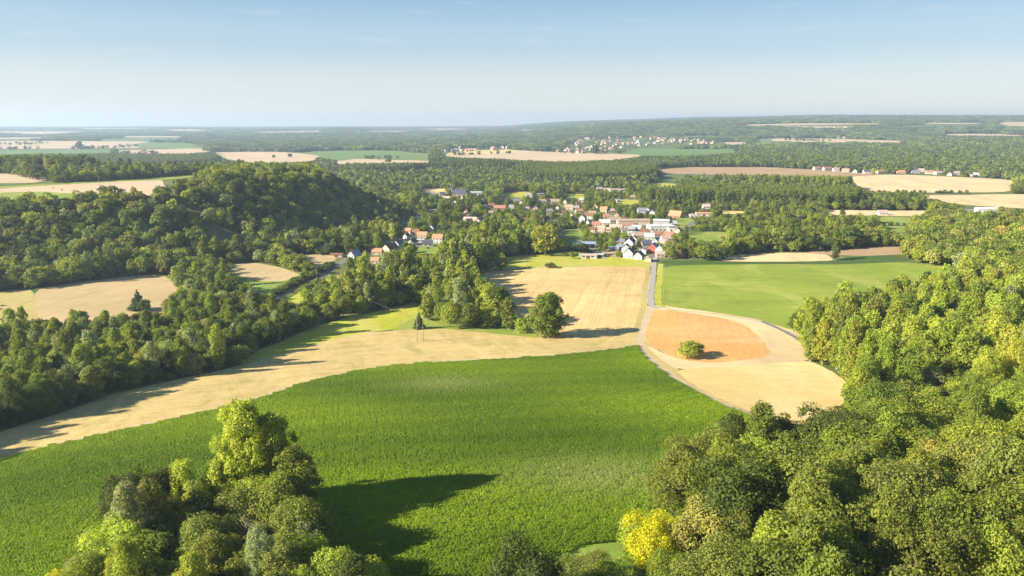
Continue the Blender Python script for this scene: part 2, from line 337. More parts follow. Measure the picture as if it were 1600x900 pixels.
# name, material, pixel outline, low -> high priority
FIELDS = [
 ('village_ground', 'yard', [(575,420),(570,385),(600,365),(620,335),(650,292),(760,296),(850,296),(930,290),(985,292),(1000,318),(1060,325),(1125,325),(1130,345),(1075,352),(1075,375),(1060,385),(1062,405),(900,408),(890,372),(860,352),(760,352),(720,385),(690,392),(640,418)]),
 ('stubble_field', 'stub2', [(738,440),(760,424),(850,418),(940,416.5),(1017,417),(1013,470),(1005,500),(997,512),(985,522),(930,532),(870,534),(800,522),(770,500),(752,470)]),
 ('grassland', 'meadow', [(738,440),(760,408),(810,399),(860,396),(900,392),(960,402),(1019,405),(1018.5,417),(940,416.5),(850,418),(765,422)]),
 ('meadow', 'meadow', [(350,592),(372,572),(400,548),(440,534),(480,515),(545,495),(600,485),(650,472),(668,480),(662,495),(630,512),(560,522),(440,555),(390,585)]),
 ('clover_patch', 'lawn', [(610,518),(640,498),(690,495),(780,505),(830,515),(850,531),(800,527),(700,517),(640,519)]),
 ('stubble_strip', 'stub1', [(-60,700),(0,676),(60,656),(110,640),(170,617),(230,603),(300,588),(350,577),(395,566),(440,553),(500,535),(560,521),(640,515),(700,514),(760,520),(850,529),(900,531),(960,524),(1000,515),(1001,537),(940,546),(860,554),(760,560),(640,566),(560,576),(470,596),(400,622),(250,657),(100,689),(-60,732)]),
 ('maize_field', 'maize', [(-90,742),(100,692),(250,660),(400,625),(470,599),(560,579),(640,569),(760,563),(860,557),(940,549),(1000,539),(1012,556),(1036,580),(1080,609),(1130,634),(1192,655),(1240,700),(1150,760),(1040,850),(960,900),(880,930),(760,960),(600,990),(400,1040),(100,1060),(-120,1000)]),
 ('grass_margin', 'lawn', [(770,930),(830,886),(870,868),(940,846),(985,850),(960,900),(930,930),(850,970)]),
 ('orange_field', 'orange', [(1017,482),(1040,484),(1080,489),(1130,497),(1165,508),(1190,530),(1205,551),(1190,559),(1120,567),(1070,563),(1040,553),(1012,535),(1005,518)]),
 ('golden_field', 'gold', [(1055,578),(1120,573),(1262,563),(1290,575),(1330,600),(1345,650),(1330,690),(1230,660),(1190,650),(1130,625),(1085,602)]),
 ('cream_margin', 'pale', [(1022,480),(1060,484),(1130,489),(1180,498),(1205,508),(1240,530),(1262,548),(1264,564),(1120,574),(1058,577),(1030,560),(1010,540),(1040,553),(1070,563),(1120,567),(1190,559),(1205,551),(1190,530),(1165,508),(1130,497),(1080,489),(1040,484)]),
 ('green_field', 'green', [(1033,415),(1200,412.5),(1300,413.5),(1400,409.5),(1480,414),(1530,440),(1480,458),(1420,476),(1350,492),(1300,507),(1262,521),(1225,512),(1180,498),(1110,487),(1036,478),(1031,450)]),
 ('dark_crop_strip', 'dgreen', [(1032,407),(1130,407),(1300,408),(1330,401),(1398,398),(1425,407),(1400,410),(1300,413.5),(1200,412.5),(1033,415)]),
 ('cream_field', 'pale', [(1120,408),(1150,397.5),(1230,394.5),(1290,396),(1305,407.5),(1200,409)]),
 ('tan_strip', 'brown', [(1240,394),(1300,391),(1410,384),(1420,397),(1350,400),(1300,398)]),
 ('tan_field', 'tan', [(52,452),(130,440),(230,429),(262,432),(292,466),(270,500),(200,525),(60,520)]),
 ('straw_field', 'straw', [(-60,460),(0,455),(52,452),(61,500),(62,520),(0,540),(-60,545)]),
 ('hillside_meadow', 'lawn', [(328,420),(345,413),(400,412),(445,420),(482,431),(470,446),(425,464),(395,458),(355,445)]),
 ('hillside_stubble', 'tan', [(338,414),(400,410),(440,418),(470,430),(440,440),(400,438),(350,424)]),
 ('hillside_clearing', 'tan', [(440,402),(480,397),(528,399),(520,412),(500,420),(470,412)]),
 ('paddock', 'meadow', [(440,474),(480,450),(528,430),(570,424),(568,442),(530,456),(500,478),(465,484)]),
 ('house_meadow', 'lawn', [(640,403),(645,388),(668,385),(695,386),(684,400)]),
 ('hilltop_field', 'fpale', [(-60,298),(0,295),(60,290),(200,283),(252,279),(262,300),(240,306),(130,303),(60,299),(-60,303)]),
 ('hilltop_grass', 'lawn', [(-60,303),(60,299),(130,303),(125,316),(-60,316)]),
 ('hilltop_meadow', 'lawn', [(-60,295),(60,288),(200,280.5),(300,273),(330,273),(262,281),(200,283),(60,290.5),(-60,298)]),
 # village meadows
 ('village_meadow', 'lawn', [(868,360),(905,356),(912,368),(895,380),(878,388),(870,374)]),
 ('village_meadow', 'lawn', [(1070,367),(1100,362),(1142,363),(1135,376),(1082,378)]),
 ('village_meadow', 'lawn', [(1045,342),(1080,340),(1088,352),(1060,355)]),
 ('village_meadow', 'meadow', [(1003,291),(1020,285),(1068,288),(1052,293)]),
 ('village_meadow', 'meadow', [(958,313),(975,311),(1003,314),(990,320),(963,319)]),
 ('village_meadow', 'gold', [(655,298),(665,294),(700,295),(697,301),(664,302)]),
 ('village_meadow', 'meadow', [(785,303),(805,299),(832,300),(825,308),(795,309)]),
 ('village_meadow', 'meadow', [(880,303),(915,303),(912,311),(884,311)]),
 ('village_meadow', 'gold', [(1125,329),(1165,330),(1162,335),(1130,334)]),
 ('village_meadow', 'gold', [(930,356),(955,354),(958,362),(935,364)]),
 ('valley_meadow', 'lawn', [(1366,345),(1380,338),(1432,340),(1420,362),(1392,364)]),
 # the plain beyond
 ('far_field', 'brown', [(1005,266),(1070,261),(1200,261),(1300,267),(1400,274),(1345,277),(1200,274.5),(1040,271)]),
 ('far_field', 'pale', [(1325,276),(1400,272),(1590,281),(1582,300),(1450,301),(1350,299)]),
 ('far_field', 'pale', [(1425,305),(1600,303),(1680,306),(1680,330),(1500,320)]),
 ('far_field', 'pale', [(1275,328),(1380,329),(1462,329),(1452,338),(1290,336)]),
 ('far_field', 'fpale', [(1195,216),(1300,216.5),(1418,220),(1400,223.5),(1300,223),(1212,222)]),
 ('far_field', 'fpale', [(1150,195),(1250,192.3),(1378,192.5),(1378,194),(1250,195.5),(1180,197)]),
 ('far_field', 'fpale', [(1440,191.5),(1545,192),(1545,193.5),(1440,193.5)]),
 ('far_field', 'fpale', [(1555,190.5),(1680,189),(1680,198),(1580,197.5),(1562,195)]),
 ('far_field', 'fpale', [(1468,209),(1560,209),(1640,214),(1560,213),(1475,212)]),
 ('far_field', 'fpale', [(1200,197),(1320,197.5),(1330,200),(1250,199.5)]),
 ('far_field', 'fgreen', [(965,240),(1000,232),(1060,232.5),(1150,232),(1160,238),(1075,244),(1010,244)]),
 ('far_field', 'fpale', [(690,241),(760,235),(800,234),(850,237),(1012,242),(965,250),(880,254),(800,250),(700,246)]),
 ('far_field', 'gold', [(693,240),(740,235),(800,233),(802,237),(760,240)]),
 ('far_field', 'fgreen', [(455,238),(520,235),(620,235),(672,240),(668,251),(600,248),(520,250),(480,243)]),
 ('far_field', 'fpale', [(510,253),(560,248),(665,251),(705,254),(600,256),(520,256)]),
 ('far_field', 'fpale', [(330,237.5),(440,237),(500,243),(490,252),(400,256),(350,249)]),
 ('far_field', 'fgreen', [(215,222.5),(300,223),(330,233),(230,231),(190,227)]),
 ('far_field', 'fpale', [(-80,221),(100,220),(240,221),(200,226),(225,231),(110,232),(-80,233)]),
 ('far_field', 'fpale', [(180,235),(310,231.5),(335,237),(300,241),(185,241)]),
 ('far_field', 'fgreen', [(-60,234),(170,233.5),(178,240),(60,242),(-60,243)]),
 ('far_field', 'fpale', [(180,212.5),(270,212.5),(305,214),(200,214.5)]),
 ('far_field', 'fpale', [(-80,205.5),(130,205),(130,207.5),(-80,208)]),
 ('far_field', 'fpale', [(30,207.5),(110,208),(100,209.5),(30,209.5)]),
 ('far_field', 'fpale', [(250,202.5),(300,202),(345,205),(270,205)]),
 ('far_field', 'fpale', [(640,201.5),(700,200.5),(745,202),(700,203.5)]),
 ('far_field', 'fpale', [(-80,270),(80,272),(82,280),(50,286),(-80,286)]),
 ('far_field', 'fpale', [(380,206),(470,205),(520,206.5),(420,208)]),
 ('far_field', 'fpale', [(-80,215),(60,214.5),(90,216.5),(-80,217)]),
 ('far_field', 'fpale', [(560,205),(620,204.5),(650,206),(590,207)]),
 ('far_field', 'fpale', [(120,200.5),(230,200.3),(240,201.5),(130,201.8)]),
 ('far_field', 'fpale', [(800,203),(850,202.3),(860,203.6),(810,204.4)]),
 ('far_field', 'fgreen', [(140,217),(250,216),(300,218),(180,219.5)]),
 ('far_field', 'fpale', [(1130,222),(1172,222),(1175,226),(1140,227)]),
 ('far_field', 'fgreen', [(1060,212),(1120,211.5),(1130,213.5),(1070,214)]),
 ('far_field', 'fpale', [(640,262),(690,261),(700,264),(650,265)]),
 ('far_field', 'fgreen', [(1380,196),(1470,195.5),(1540,197),(1450,198)]),
 ('far_field', 'fgreen', [(1180,216),(1205,217),(1212,224),(1190,226),(1178,221)]),
]
# roads: name, material, pixel centre line, width in metres
ROADS = [
 ('track', 'track', [(1018,478),(1013,490),(1008,505),(1001,525),(1000,536),(1006,550),(1020,566),(1050,589),(1085,609),(1130,632),(1195,657)], 4.6),
 ('track', 'track', [(1000,536),(960,545),(900,552),(800,560),(700,563),(640,567.5),(560,577.5),(470,598),(400,623.5),(250,658.5),(100,690.5),(-60,735)], 2.4),
 ('verge', 'straw', [(1013,412),(1010,440),(1006,470),(1006,478),(999,500),(993,520)], 4.0),
 ('verge', 'meadow', [(1032,412),(1030,440),(1027,470),(1033,480),(1060,486)], 5.0),
 ('gravel_road', 'track', [(1022,479),(1060,485),(1120,490.5),(1180,499.5),(1215,511),(1245,526),(1262,540)], 4.2),
 ('lane', 'street', [(1190,502),(1215,512),(1245,528),(1268,545)], 3.0),
 ('road', 'road', [(1023,400),(1021,425),(1018,450),(1016,468),(1019,479),(1030,482)], 4.6),
 ('village_street', 'street', [(1023,402),(1022,392),(1010,380),(1003,370),(990,364),(960,360),(930,355),(915,350),(905,340),(915,333),(940,330)], 5.5),
 ('village_street', 'street', [(915,350),(880,343),(860,335),(840,325),(780,320),(755,345),(748,356)], 5.0),
 ('village_street', 'street', [(1010,380),(1035,375),(1060,366),(1085,345)], 5.5),
 ('railway', 'ballast', [(415,476),(430,466),(450,457),(490,438),(515,425),(530,411),(545,402),(575,394),(600,382),(625,377),(660,384),(690,384),(730,386)], 6.0),
]
polys = []
for pts, w, mk in ((ROADS[0][2], 17, 'stub1'), (ROADS[1][2], 8, 'stub1'), (ROADS[4][2], 16, 'pale')):
    polys.append(('verge', mk, ribbon(pts, w)))
for nm, mk, pts in FIELDS:
    polys.append((nm, mk, world_poly(pts)))
for nm, mk, pts, w in ROADS:
    polys.append((nm, mk, ribbon(pts, w)))

def grid_points():
    rs = [70.0]
    while rs[-1] < 15500: rs.append(rs[-1] * 1.021 + 0.5)
    P = []
    for i, r in enumerate(rs):
        n = 120
        a = np.linspace(-60, 60, n) + (i % 2) * 0.5
        a = np.radians(a + RNG.uniform(-.2, .2, n))
        rr = r * (1 + RNG.uniform(-.006, .006, n))
        P.append(np.stack([rr * np.sin(a), rr * np.cos(a)], 1))
    back = [(x, y) for x in (-15500, -8000, -3000, -1200, -500, 0, 500, 1200, 3000, 8000, 15500) for y in (-3000, -1500, -600, -200, 0)]
    edge = [(-15500, 3000), (15500, 3000), (-15500, 8000), (15500, 8000), (-15500, 15500), (15500, 15500), (0, 15600), (-6000, 15600), (6000, 15600)]
    return np.vstack(P + [np.array(back + edge, float)])

gp = grid_points()
verts = [Vector(p) for p in gp]; faces = []
for nm, mk, w in polys:
    k = len(verts)
    seg = []
    for i in range(len(w)):                       # densify long edges
        a, b = w[i], w[(i + 1) % len(w)]; L = np.linalg.norm(b - a); st = max(3.5, 0.02 * abs(a[1]))
        n = max(1, int(L / st)); nv = np.array([-(b - a)[1], (b - a)[0]]) / (L + 1e-6); seg += [a + (b - a) * j / n + nv * RNG.normal(0, .28 if w.shape[0] < 400 else .1) for j in range(n)]
    verts += [Vector(p) for p in seg]; n = len(seg); faces += [(k + j, k + (j + 1) % n) for j in range(n)]
cv, ce, cf, ov, oe, of = delaunay_2d_cdt(verts, faces, [], 0, 1e-4, True)
V2 = np.array([(v.x, v.y) for v in cv]); Z = hf(V2[:, 0], V2[:, 1])
V3 = np.column_stack([V2, Z]); CF = np.array(cf, np.int32)
# make all triangles face up
a, b, c = (V2[CF[:, i]] for i in range(3))
cr = (b[:, 0] - a[:, 0]) * (c[:, 1] - a[:, 1]) - (b[:, 1] - a[:, 1]) * (c[:, 0] - a[:, 0])
CF[cr < 0] = CF[cr < 0][:, ::-1]
cen = V2[CF].mean(1); owner = np.full(len(CF), -1)
for i, (nm, mk, w) in enumerate(polys): owner[inside(w, cen[:, 0], cen[:, 1])] = i
e = 2.0
NX = -(hf(V2[:, 0] + e, V2[:, 1]) - hf(V2[:, 0] - e, V2[:, 1])) / (2 * e)
NY = -(hf(V2[:, 0], V2[:, 1] + e) - hf(V2[:, 0], V2[:, 1] - e)) / (2 * e)
VN = np.column_stack([NX, NY, np.ones(len(NX))]); VN /= np.linalg.norm(VN, axis=1)[:, None]

# where nothing else is traced the ground is forest floor / rough grass: two sheets of one surface
def piece(name, mat, sel):
    F = CF[sel]
    if len(F) == 0: return None
    u, inv = np.unique(F, return_inverse=True)
    me = mesh_np(name, V3[u], inv.reshape(F.shape), [mat], smooth=True)
    me.normals_split_custom_set_from_vertices(VN[u].tolist())
    return tag(link(name, me), kind='structure')

FORESTY = owner == -1
piece('ground', grass_m, FORESTY)
for i, (nm, mk, w) in enumerate(polys): piece(nm, FM[mk], owner == i)
print('ground', len(CF), round(time.time() - T0, 1))

# ------------------------------------------------------------------ buildings
M_WALL = {k: plain_mat('render_' + k, c, 0.12, 0.8) for k, c in dict(white=(0.58, 0.55, 0.49), cream=(0.52, 0.44, 0.32), tan=(0.46, 0.36, 0.25), grey=(0.42, 0.41, 0.40), brick=(0.36, 0.16, 0.09), red=(0.50, 0.10, 0.05), yellow=(0.66, 0.48, 0.20), pink=(0.58, 0.40, 0.33)).items()}
def roof_mat(k, c):
    m, nt, bs = new_mat('roof_' + k, 0.8, 0.2)
    pos = node(nt, 'TexCoord').outputs['Object']
    w = node(nt, 'TexWave'); w.bands_direction = 'Y'; w.inputs['Scale'].default_value = 0.9; w.inputs['Distortion'].default_value = 1.0
    nt.links.new(pos, w.inputs[0])
    n = noise(nt, pos, 0.9, 4, 0.7)
    v = mathn(nt, 'ADD', mathn(nt, 'MULTIPLY', n, 0.7), mathn(nt, 'ADD', mathn(nt, 'MULTIPLY', w.outputs[1], 0.15), 0.6))
    hs = node(nt, 'VectorMath', operation='SCALE'); hs.inputs[0].default_value = c; nt.links.new(v, hs.inputs['Scale'])
    nt.links.new(hs.outputs[0], bs.inputs['Base Color']); return m
M_ROOF = {k: roof_mat(k, c) for k, c in dict(orange=(0.52, 0.24, 0.13), red=(0.36, 0.18, 0.12), brown=(0.20, 0.10, 0.06), pink=(0.44, 0.33, 0.27), grey=(0.22, 0.22, 0.23), slate=(0.09, 0.10, 0.125), pale=(0.46, 0.45, 0.42), tan=(0.38, 0.28, 0.19), blue=(0.24, 0.30, 0.36), green=(0.36, 0.44, 0.40), white=(0.55, 0.54, 0.51)).items()}
M_GLASS = plain_mat('window_glass', (0.05, 0.06, 0.07), 0.2, 1, 0.15, 0.6)
M_DOOR = plain_mat('door_paint', (0.16, 0.09, 0.05), 0.2)
M_FRAME = plain_mat('window_frame_paint', (0.7, 0.7, 0.68), 0.1)
M_CONC = plain_mat('concrete', (0.4, 0.39, 0.37), 0.2)

def win_mesh(w, h):
    g = MB(); g.box(-w / 2, -0.03, 0, w / 2, 0.05, h)
    f = MB(); t = 0.09
    f.box(-w / 2 - t, -0.08, -t, -w / 2, 0.03, h + t); f.box(w / 2, -0.08, -t, w / 2 + t, 0.03, h + t)
    f.box(-w / 2, -0.08, h, w / 2, 0.03, h + t); f.box(-w / 2 - .1, -0.16, -t - .06, w / 2 + .1, -.085, -t)
    f.box(-w / 2, -0.08, -t, w / 2, .03, 0); f.box(-0.035, -.07, 0, .035, -.035, h)
    return g.mesh('window', [M_GLASS]), f.mesh('frame', [M_FRAME])
WIN = {k: win_mesh(*k) for k in ((1.1, 1.3), (2.2, 1.5), (0.8, 1.0))}
def window(parent, x, y, z, rz, k=(1.1, 1.3), sub=False):
    g, f = WIN[k]; o = link('window', g, parent, (x, y, z)); o.rotation_euler = (0, 0, rz)
    if sub: link('frame', f, o)
    return o

HOUSES = []          # (px centre, py base, half width px, top px) of what must stay in view
def house(px, py, w, d, rot, wall, roof, label, kind='gable', group=None, eave=3.2, pitch=42, name=None, parts=2, cat='house', floors=1):
    x, y, z = (float(v[0]) for v in at(px, py))
    y += d * 0.35
    z = min(float(hf(x, y)), z)
    e = bpy.data.objects.new(name or ('house' if kind == 'gable' else 'building'), None); COL.objects.link(e); e.empty_display_size = 1
    e.location = (x, y, z); e.rotation_euler = (0, 0, R(rot)); tag(e, label, cat, group)
    H = eave * floors if floors > 1 else eave
    if kind != 'church': w, d = w * .9, d * .9
    hw, hd = w / 2, d / 2
    wm, rm = M_WALL[wall], M_ROOF[roof]
    if kind in ('gable', 'church'):
        rise = hd * math.tan(R(pitch))
        mb = MB()
        mb.add([(-hw, -hd, -1.5), (hw, -hd, -1.5), (hw, hd, -1.5), (-hw, hd, -1.5), (-hw, -hd, H), (hw, -hd, H), (hw, hd, H), (-hw, hd, H), (-hw, 0, H + rise), (hw, 0, H + rise)],
               [(0, 1, 5, 4), (2, 3, 7, 6), (1, 2, 6, 9, 5), (3, 0, 4, 8, 7), (0, 3, 2, 1)])
        mb.build('wall', wm, e)
        o = 0.45; sl = math.tan(R(pitch)); t = 0.22
        rb = MB(); L = hw + o
        for s in (-1, 1):
            ye = s * (hd + o); ze = H - o * sl + 0.05; zr = H + rise + 0.05
            vs = [(-L, ye, ze), (L, ye, ze), (L, 0, zr), (-L, 0, zr), (-L, ye, ze + t), (L, ye, ze + t), (L, 0, zr + t), (-L, 0, zr + t)]
            fs = [(0, 1, 2, 3), (7, 6, 5, 4), (4, 5, 1, 0), (5, 6, 2, 1), (6, 7, 3, 2), (7, 4, 0, 3)]
            rb.add(vs, fs if s < 0 else [f[::-1] for f in fs])
        ro = rb.build('roof', rm, e)
        top = H + rise
        if kind == 'gable' and parts > 1:
            cb = MB(); cx = hw * random.choice((-0.6, 0.55)); cb.box(cx - .35, -.3, H + rise - 1.0, cx + .35, .3, H + rise + 1.0); cb.box(cx - .45, -.4, H + rise + 1.0, cx + .45, .4, H + rise + 1.12)
            cb.build('chimney', M_WALL['brick'] if roof != 'slate' else M_CONC, ro)
        if kind == 'church':
            tb = MB(); tb.box(-hw - 4.5, -2.3, -1.5, -hw - .05, 2.3, H + rise + 1.0); tb.build('tower', wm, e)
            sp = MB(); zt = H + rise + 1.0
            sp.add([(-hw - 4.8, -2.6, zt), (-hw + .25, -2.6, zt), (-hw + .25, 2.6, zt), (-hw - 4.8, 2.6, zt), (-hw - 2.3, 0, zt + 7)], [(0, 1, 4), (1, 2, 4), (2, 3, 4), (3, 0, 4), (3, 2, 1, 0)])
            sp.build('spire', rm, e)
        sub = d > 0
        if parts > 0:
            n = max(2, int(w / 3.6))
            for fl in range(floors):
                for i in range(n):
                    if fl == 0 and i == n // 2:
                        db = MB(); xx = -hw + (i + .5) * w / n; db.box(xx - .5, -hd - .04, 0, xx + .5, -hd + .04, 2.1); db.build('door', M_DOOR, e); continue
                    window(e, -hw + (i + .5) * w / n, -hd - .01, 0.9 + fl * eave, 0, sub=parts > 2)
            if rise > 2.2: window(e, hw + .01, 0, H + .2, R(90), (0.8, 1.0)); window(e, -hw - .01, 0, H + .2, R(-90), (0.8, 1.0))
            window(e, hw + .01, -hd * .45, .9, R(90)); window(e, -hw - .01, -hd * .45, .9, R(-90))
    elif kind == 'flat':
        mb = MB(); mb.box(-hw, -hd, -1.5, hw, hd, H); mb.build('wall', wm, e)
        rb = MB(); rb.box(-hw - .3, -hd - .3, H + .003, hw + .3, hd + .3, H + .35); rb.box(-hw * .4, -hd * .3, H + .353, -hw * .1, hd * .3, H + 1.3); rb.build('roof', rm, e); top = H + .4
        for i in range(max(2, int(w / 5))):
            window(e, -hw + (i + .5) * w / max(2, int(w / 5)), -hd - .01, 1.0, 0, (2.2, 1.5))
        db = MB(); db.box(hw * .72 - .6, -hd - .05, 0, hw * .72 + .6, -hd + .02, 2.3); db.build('door', M_DOOR, e)
    elif kind == 'barn':                                   # long low-pitched building
        rise = hd * 0.32
        mb = MB()
        mb.add([(-hw, -hd, -1.5), (hw, -hd, -1.5), (hw, hd, -1.5), (-hw, hd, -1.5), (-hw, -hd, H), (hw, -hd, H), (hw, hd, H), (-hw, hd, H), (-hw, 0, H + rise), (hw, 0, H + rise)],
               [(0, 1, 5, 4), (2, 3, 7, 6), (1, 2, 6, 9, 5), (3, 0, 4, 8, 7), (0, 3, 2, 1)])
        mb.build('wall', wm, e)
        rb = MB()
        for s in (-1, 1):
            o = 0.5; vs = [(-hw - o, s * (hd + o), H - .1), (hw + o, s * (hd + o), H - .1), (hw + o, 0, H + rise + .06), (-hw - o, 0, H + rise + .06)]
            vs += [(a, b, c + .2) for a, b, c in vs]; fs = [(0, 1, 2, 3), (7, 6, 5, 4), (4, 5, 1, 0), (5, 6, 2, 1), (6, 7, 3, 2), (7, 4, 0, 3)]
            rb.add(vs, fs if s < 0 else [f[::-1] for f in fs])
        rb.build('roof', rm, e); top = H + rise
        db = MB(); db.box(-1.8, -hd - .06, 0, 1.8, -hd + .02, min(3.2, H - .3)); db.build('door', M_DOOR, e)
        for i in range(int(w / 6)):
            xx = -hw + (i + .5) * w / int(w / 6)
            if abs(xx) > 3: window(e, xx, -hd - .01, 1.2, 0, (2.2, 1.5))
    elif kind == 'hangar':                                 # open shed on posts
        pb = MB(); n = 5
        for i in range(n):
            for s in (-1, 1):
                xx = -hw + i * w / (n - 1); pb = MB(); pb.box(xx - .15, s * hd - .15, -1, xx + .15, s * hd + .15, H); pb.build('post', M_CONC, e)
        bk = MB(); bk.box(-hw, hd - .25, -1, hw, hd - .16, H * .8); bk.build('back_wall', wm, e)
        rb = MB(); prof = [(-hd - .6, H - .2), (-hd * .5, H + 1.1), (0, H + 1.6), (hd * .5, H + 1.1), (hd + .6, H - .2)]
        vs = [(sx * (hw + .6), a, b) for a, b in prof for sx in (-1, 1)]; fs = [(2 * i, 2 * i + 1, 2 * i + 3, 2 * i + 2) for i in range(4)]
        vs += [(a, b, c + .15) for a, b, c in vs]; fs += [tuple(v + 10 for v in f[::-1]) for f in fs]
        rb.add(vs, fs); rb.build('roof', rm, e); top = H + 1.6
    X, Y, D = proj(np.array([x]), np.array([y]), np.array([z + top * 0.75])); X0, Y0, _ = proj(np.array([x]), np.array([y]), np.array([z + 0.8]))
    HOUSES.append((float(X[0]), float(Y0[0]), 0.5 * w * FPX / float(D[0]), float(Y[0]), float(D[0]), x, y, max(w, d) / 2 + 2))
    return e

H = house
VG = 'houses of the village'
# the hamlet under the wooded hill
H(636,365,11,8,-12,'cream','orange','cream house with bright orange roof, uppermost and leftmost of the hamlet houses',parts=3)
H(660,372,12,9,-8,'cream','orange','broad cream house with orange roof between two other orange roofs',parts=3)
H(684,380,12,10,-8,'white','orange','large white house with orange roof at the hamlet meadow edge, farthest right',floors=2,eave=2.7,parts=3)
H(674,363,8,8,78,'white','grey','tall white gabled house with two gable windows behind the orange roofs',floors=2,eave=2.6,pitch=48,parts=3)
H(635,373,7,6,60,'white','slate','small white gabled house with dark roof below the upper orange roof')
H(644,383,12,8,70,'white','slate','white gable-end house under dark roof at the top of the hamlet meadow',parts=3)
H(657,379,9,7,0,'white','white','low white flat-roofed outbuilding between the hamlet houses','flat',name='outbuilding',cat='outbuilding',eave=3)
H(609,397,17,11,62,'cream','brown','large cream gabled farmhouse with dark brown roof beside low orange roof',floors=2,eave=2.9,parts=3)
H(589,398,11,7,-4,'cream','orange','low cream cottage with vivid orange roof beside the brown roofed farmhouse',parts=3)
H(586,412,8,6,-6,'cream','orange','small orange roofed outhouse standing alone below the farmhouse',parts=2)
H(608,375,10,7,10,'grey','blue','grey-blue roofed outhouse in tree shade above the farmhouse')
H(553,403,12,9,62,'grey','blue','grey house with slate-blue roof beside the railway')
H(526,402,13,8,-5,'tan','brown','low rusty brown shed at the clearing above the railway','barn',name='shed',cat='shed',eave=2.6)
H(628,348,11,8,20,'cream','brown','brown roofed house behind the hamlet poplars, leftmost of three')
H(636,342,10,8,-15,'tan','brown','brown roofed house half hidden by trees above the hamlet')
H(653,342,8,7,70,'white','brown','small white gabled house standing right of the brown roofs')
H(631,354,8,6,50,'white','grey','small grey roofed house just above the upper hamlet')
# around the church
H(717,308,24,13,0,'pink','slate','church with big dark slate roof rising over the village trees','church',name='church',cat='church',eave=6,pitch=52)
H(743,305,26,14,4,'white','green','long hall with pale green metal roof beside the church','barn',name='hall',cat='hall',eave=4.5)
H(675,306,11,9,5,'white','grey','white house with grey roof at the golden meadow, left of its twin')
H(691,306,11,9,12,'white','slate','white house with dark roof at the golden meadow nearer the church')
H(697,313,16,8,-18,'pink','pink','pinkish terrace house below the golden meadow')
H(709,323,6,6,0,'cream','pale','narrow cream tower-like house among trees below the church',floors=2,eave=3.2)
H(723,311,7,6,60,'cream','tan','small cream gable just in front of the church')
H(622,297,12,8,0,'cream','tan','cream farmhouse isolated behind the end of the wooded hill')
H(735,347,20,8,-14,'tan','pink','long pinkish roof in the middle of the western gardens')
H(748,349,9,8,70,'pink','red','gabled house with reddish roof at the end of the long pink roof')
H(725,344,14,8,8,'tan','brown','brown roofed house left of the long pink roof')
H(676,334,12,7,6,'pink','pink','pinkish roof half hidden among tall garden trees')
H(781,328,19,9,-6,'brick','red','long orange-brown roof with red walls, largest roof west of the centre')
H(768,324,11,8,-6,'tan','brown','brown roofed wing beside the long orange-brown roof')
H(758,325,7,6,40,'cream','pale','pale little house at the wall left of the long orange-brown roof')
H(783,315,7,7,75,'cream','tan','tall cream gabled house left of the straw meadow',floors=2,eave=2.8)
H(807,317,10,8,12,'white','grey','white house with grey roof just under the straw meadow')
H(814,319,7,7,75,'pink','pink','pink gable beside the white grey-roofed house under the straw meadow')
H(827,308,13,8,-20,'white','grey','white and grey house right of the straw meadow')
H(845,306,15,9,5,'grey','grey','long grey roofed building at the village back edge','barn',name='workshop',cat='workshop',eave=3.4)
H(847,319,14,9,-10,'pink','pink','pink roofed house in the row near the village centre')
H(857,317,11,8,0,'white','grey','white house with grey roof between a pink and a tan roof')
H(868,318,16,9,4,'tan','tan','tan roofed house at the right end of the central row')
H(903,320,8,7,15,'white','brown','small white house with dark brown roof beside the pale garden')
H(909,315,10,6,0,'cream','pale','pale low house just behind the dark brown roof')
H(889,327,14,9,-12,'tan','tan','wide tan roofed house, left of two above the crossing')
H(899,328,12,8,10,'tan','pink','pinkish tan roofed house, right of two above the crossing')
H(893,339,7,6,70,'yellow','tan','small yellow walled house above the grey street')
H(816,346,11,7,10,'brick','red','reddish house almost buried in the garden trees')
H(862,349,14,7,0,'grey','pale','low grey flat-roofed building beyond the green village meadow','flat',name='garage_block',cat='garage',eave=2.8)
H(931,329,9,9,70,'yellow','orange','orange gabled house with yellow wall, leftmost of three by the park trees',floors=2,eave=2.7)
H(944,333,11,9,-20,'cream','orange','cream house with orange roof in the middle of three by the park trees',floors=2,eave=2.7)
H(955,333,10,8,10,'cream','pink','cream and grey house right of the two orange roofs')
H(911,347,12,9,68,'white','pink','large white gabled house with pink roof at the street corner',floors=2,eave=2.9,parts=3)
H(921,343,14,9,-25,'cream','brown','brown roofed house behind the white corner gable',floors=2,eave=2.7)
H(922,351,8,7,30,'white','slate','white gable with dark roof in front of the street corner')
H(932,355,12,9,-5,'white','red','white walled house with rusty red roof beside the street',parts=3)
H(945,352,15,10,-3,'white','pale','wide white house with pale roof right of the rusty red roof')
H(955,348,14,9,8,'cream','tan','cream house with tan roof left of the long barn')
H(961,359,14,8,-8,'pink','pink','pink roofed low house above the tiny golden plot')
H(947,298,20,10,-6,'white','pink','long white terrace with pink roof, left end of the row behind the village','barn',eave=3.4,name='terrace_house')
H(960,299,22,10,2,'white','pink','long white terrace with pink roof, middle of the row behind the village','barn',eave=3.4,name='terrace_house')
H(937,298,12,9,15,'white','pink','short white pink-roofed house before the row behind the village')
H(972,299,14,10,6,'white','pink','white terrace with pink roof, right end of the row behind the village','barn',eave=3.2,name='terrace_house')
H(989,310,8,6,0,'cream','yellow' if False else 'tan','little yellowish house by the yellow-green tree')
H(965,316,8,6,30,'white','pale','small white cabin at the small rear meadow')
H(990,352,46,13,2,'cream','tan','very long pale barn with tan roof, biggest roof in the village','barn',name='long_barn',cat='barn',eave=6)
H(981,356,17,8,2,'cream','red','red roofed house standing directly before the long barn')
H(966,351,7,7,70,'tan','brown','small tan gable at the left end of the long barn')
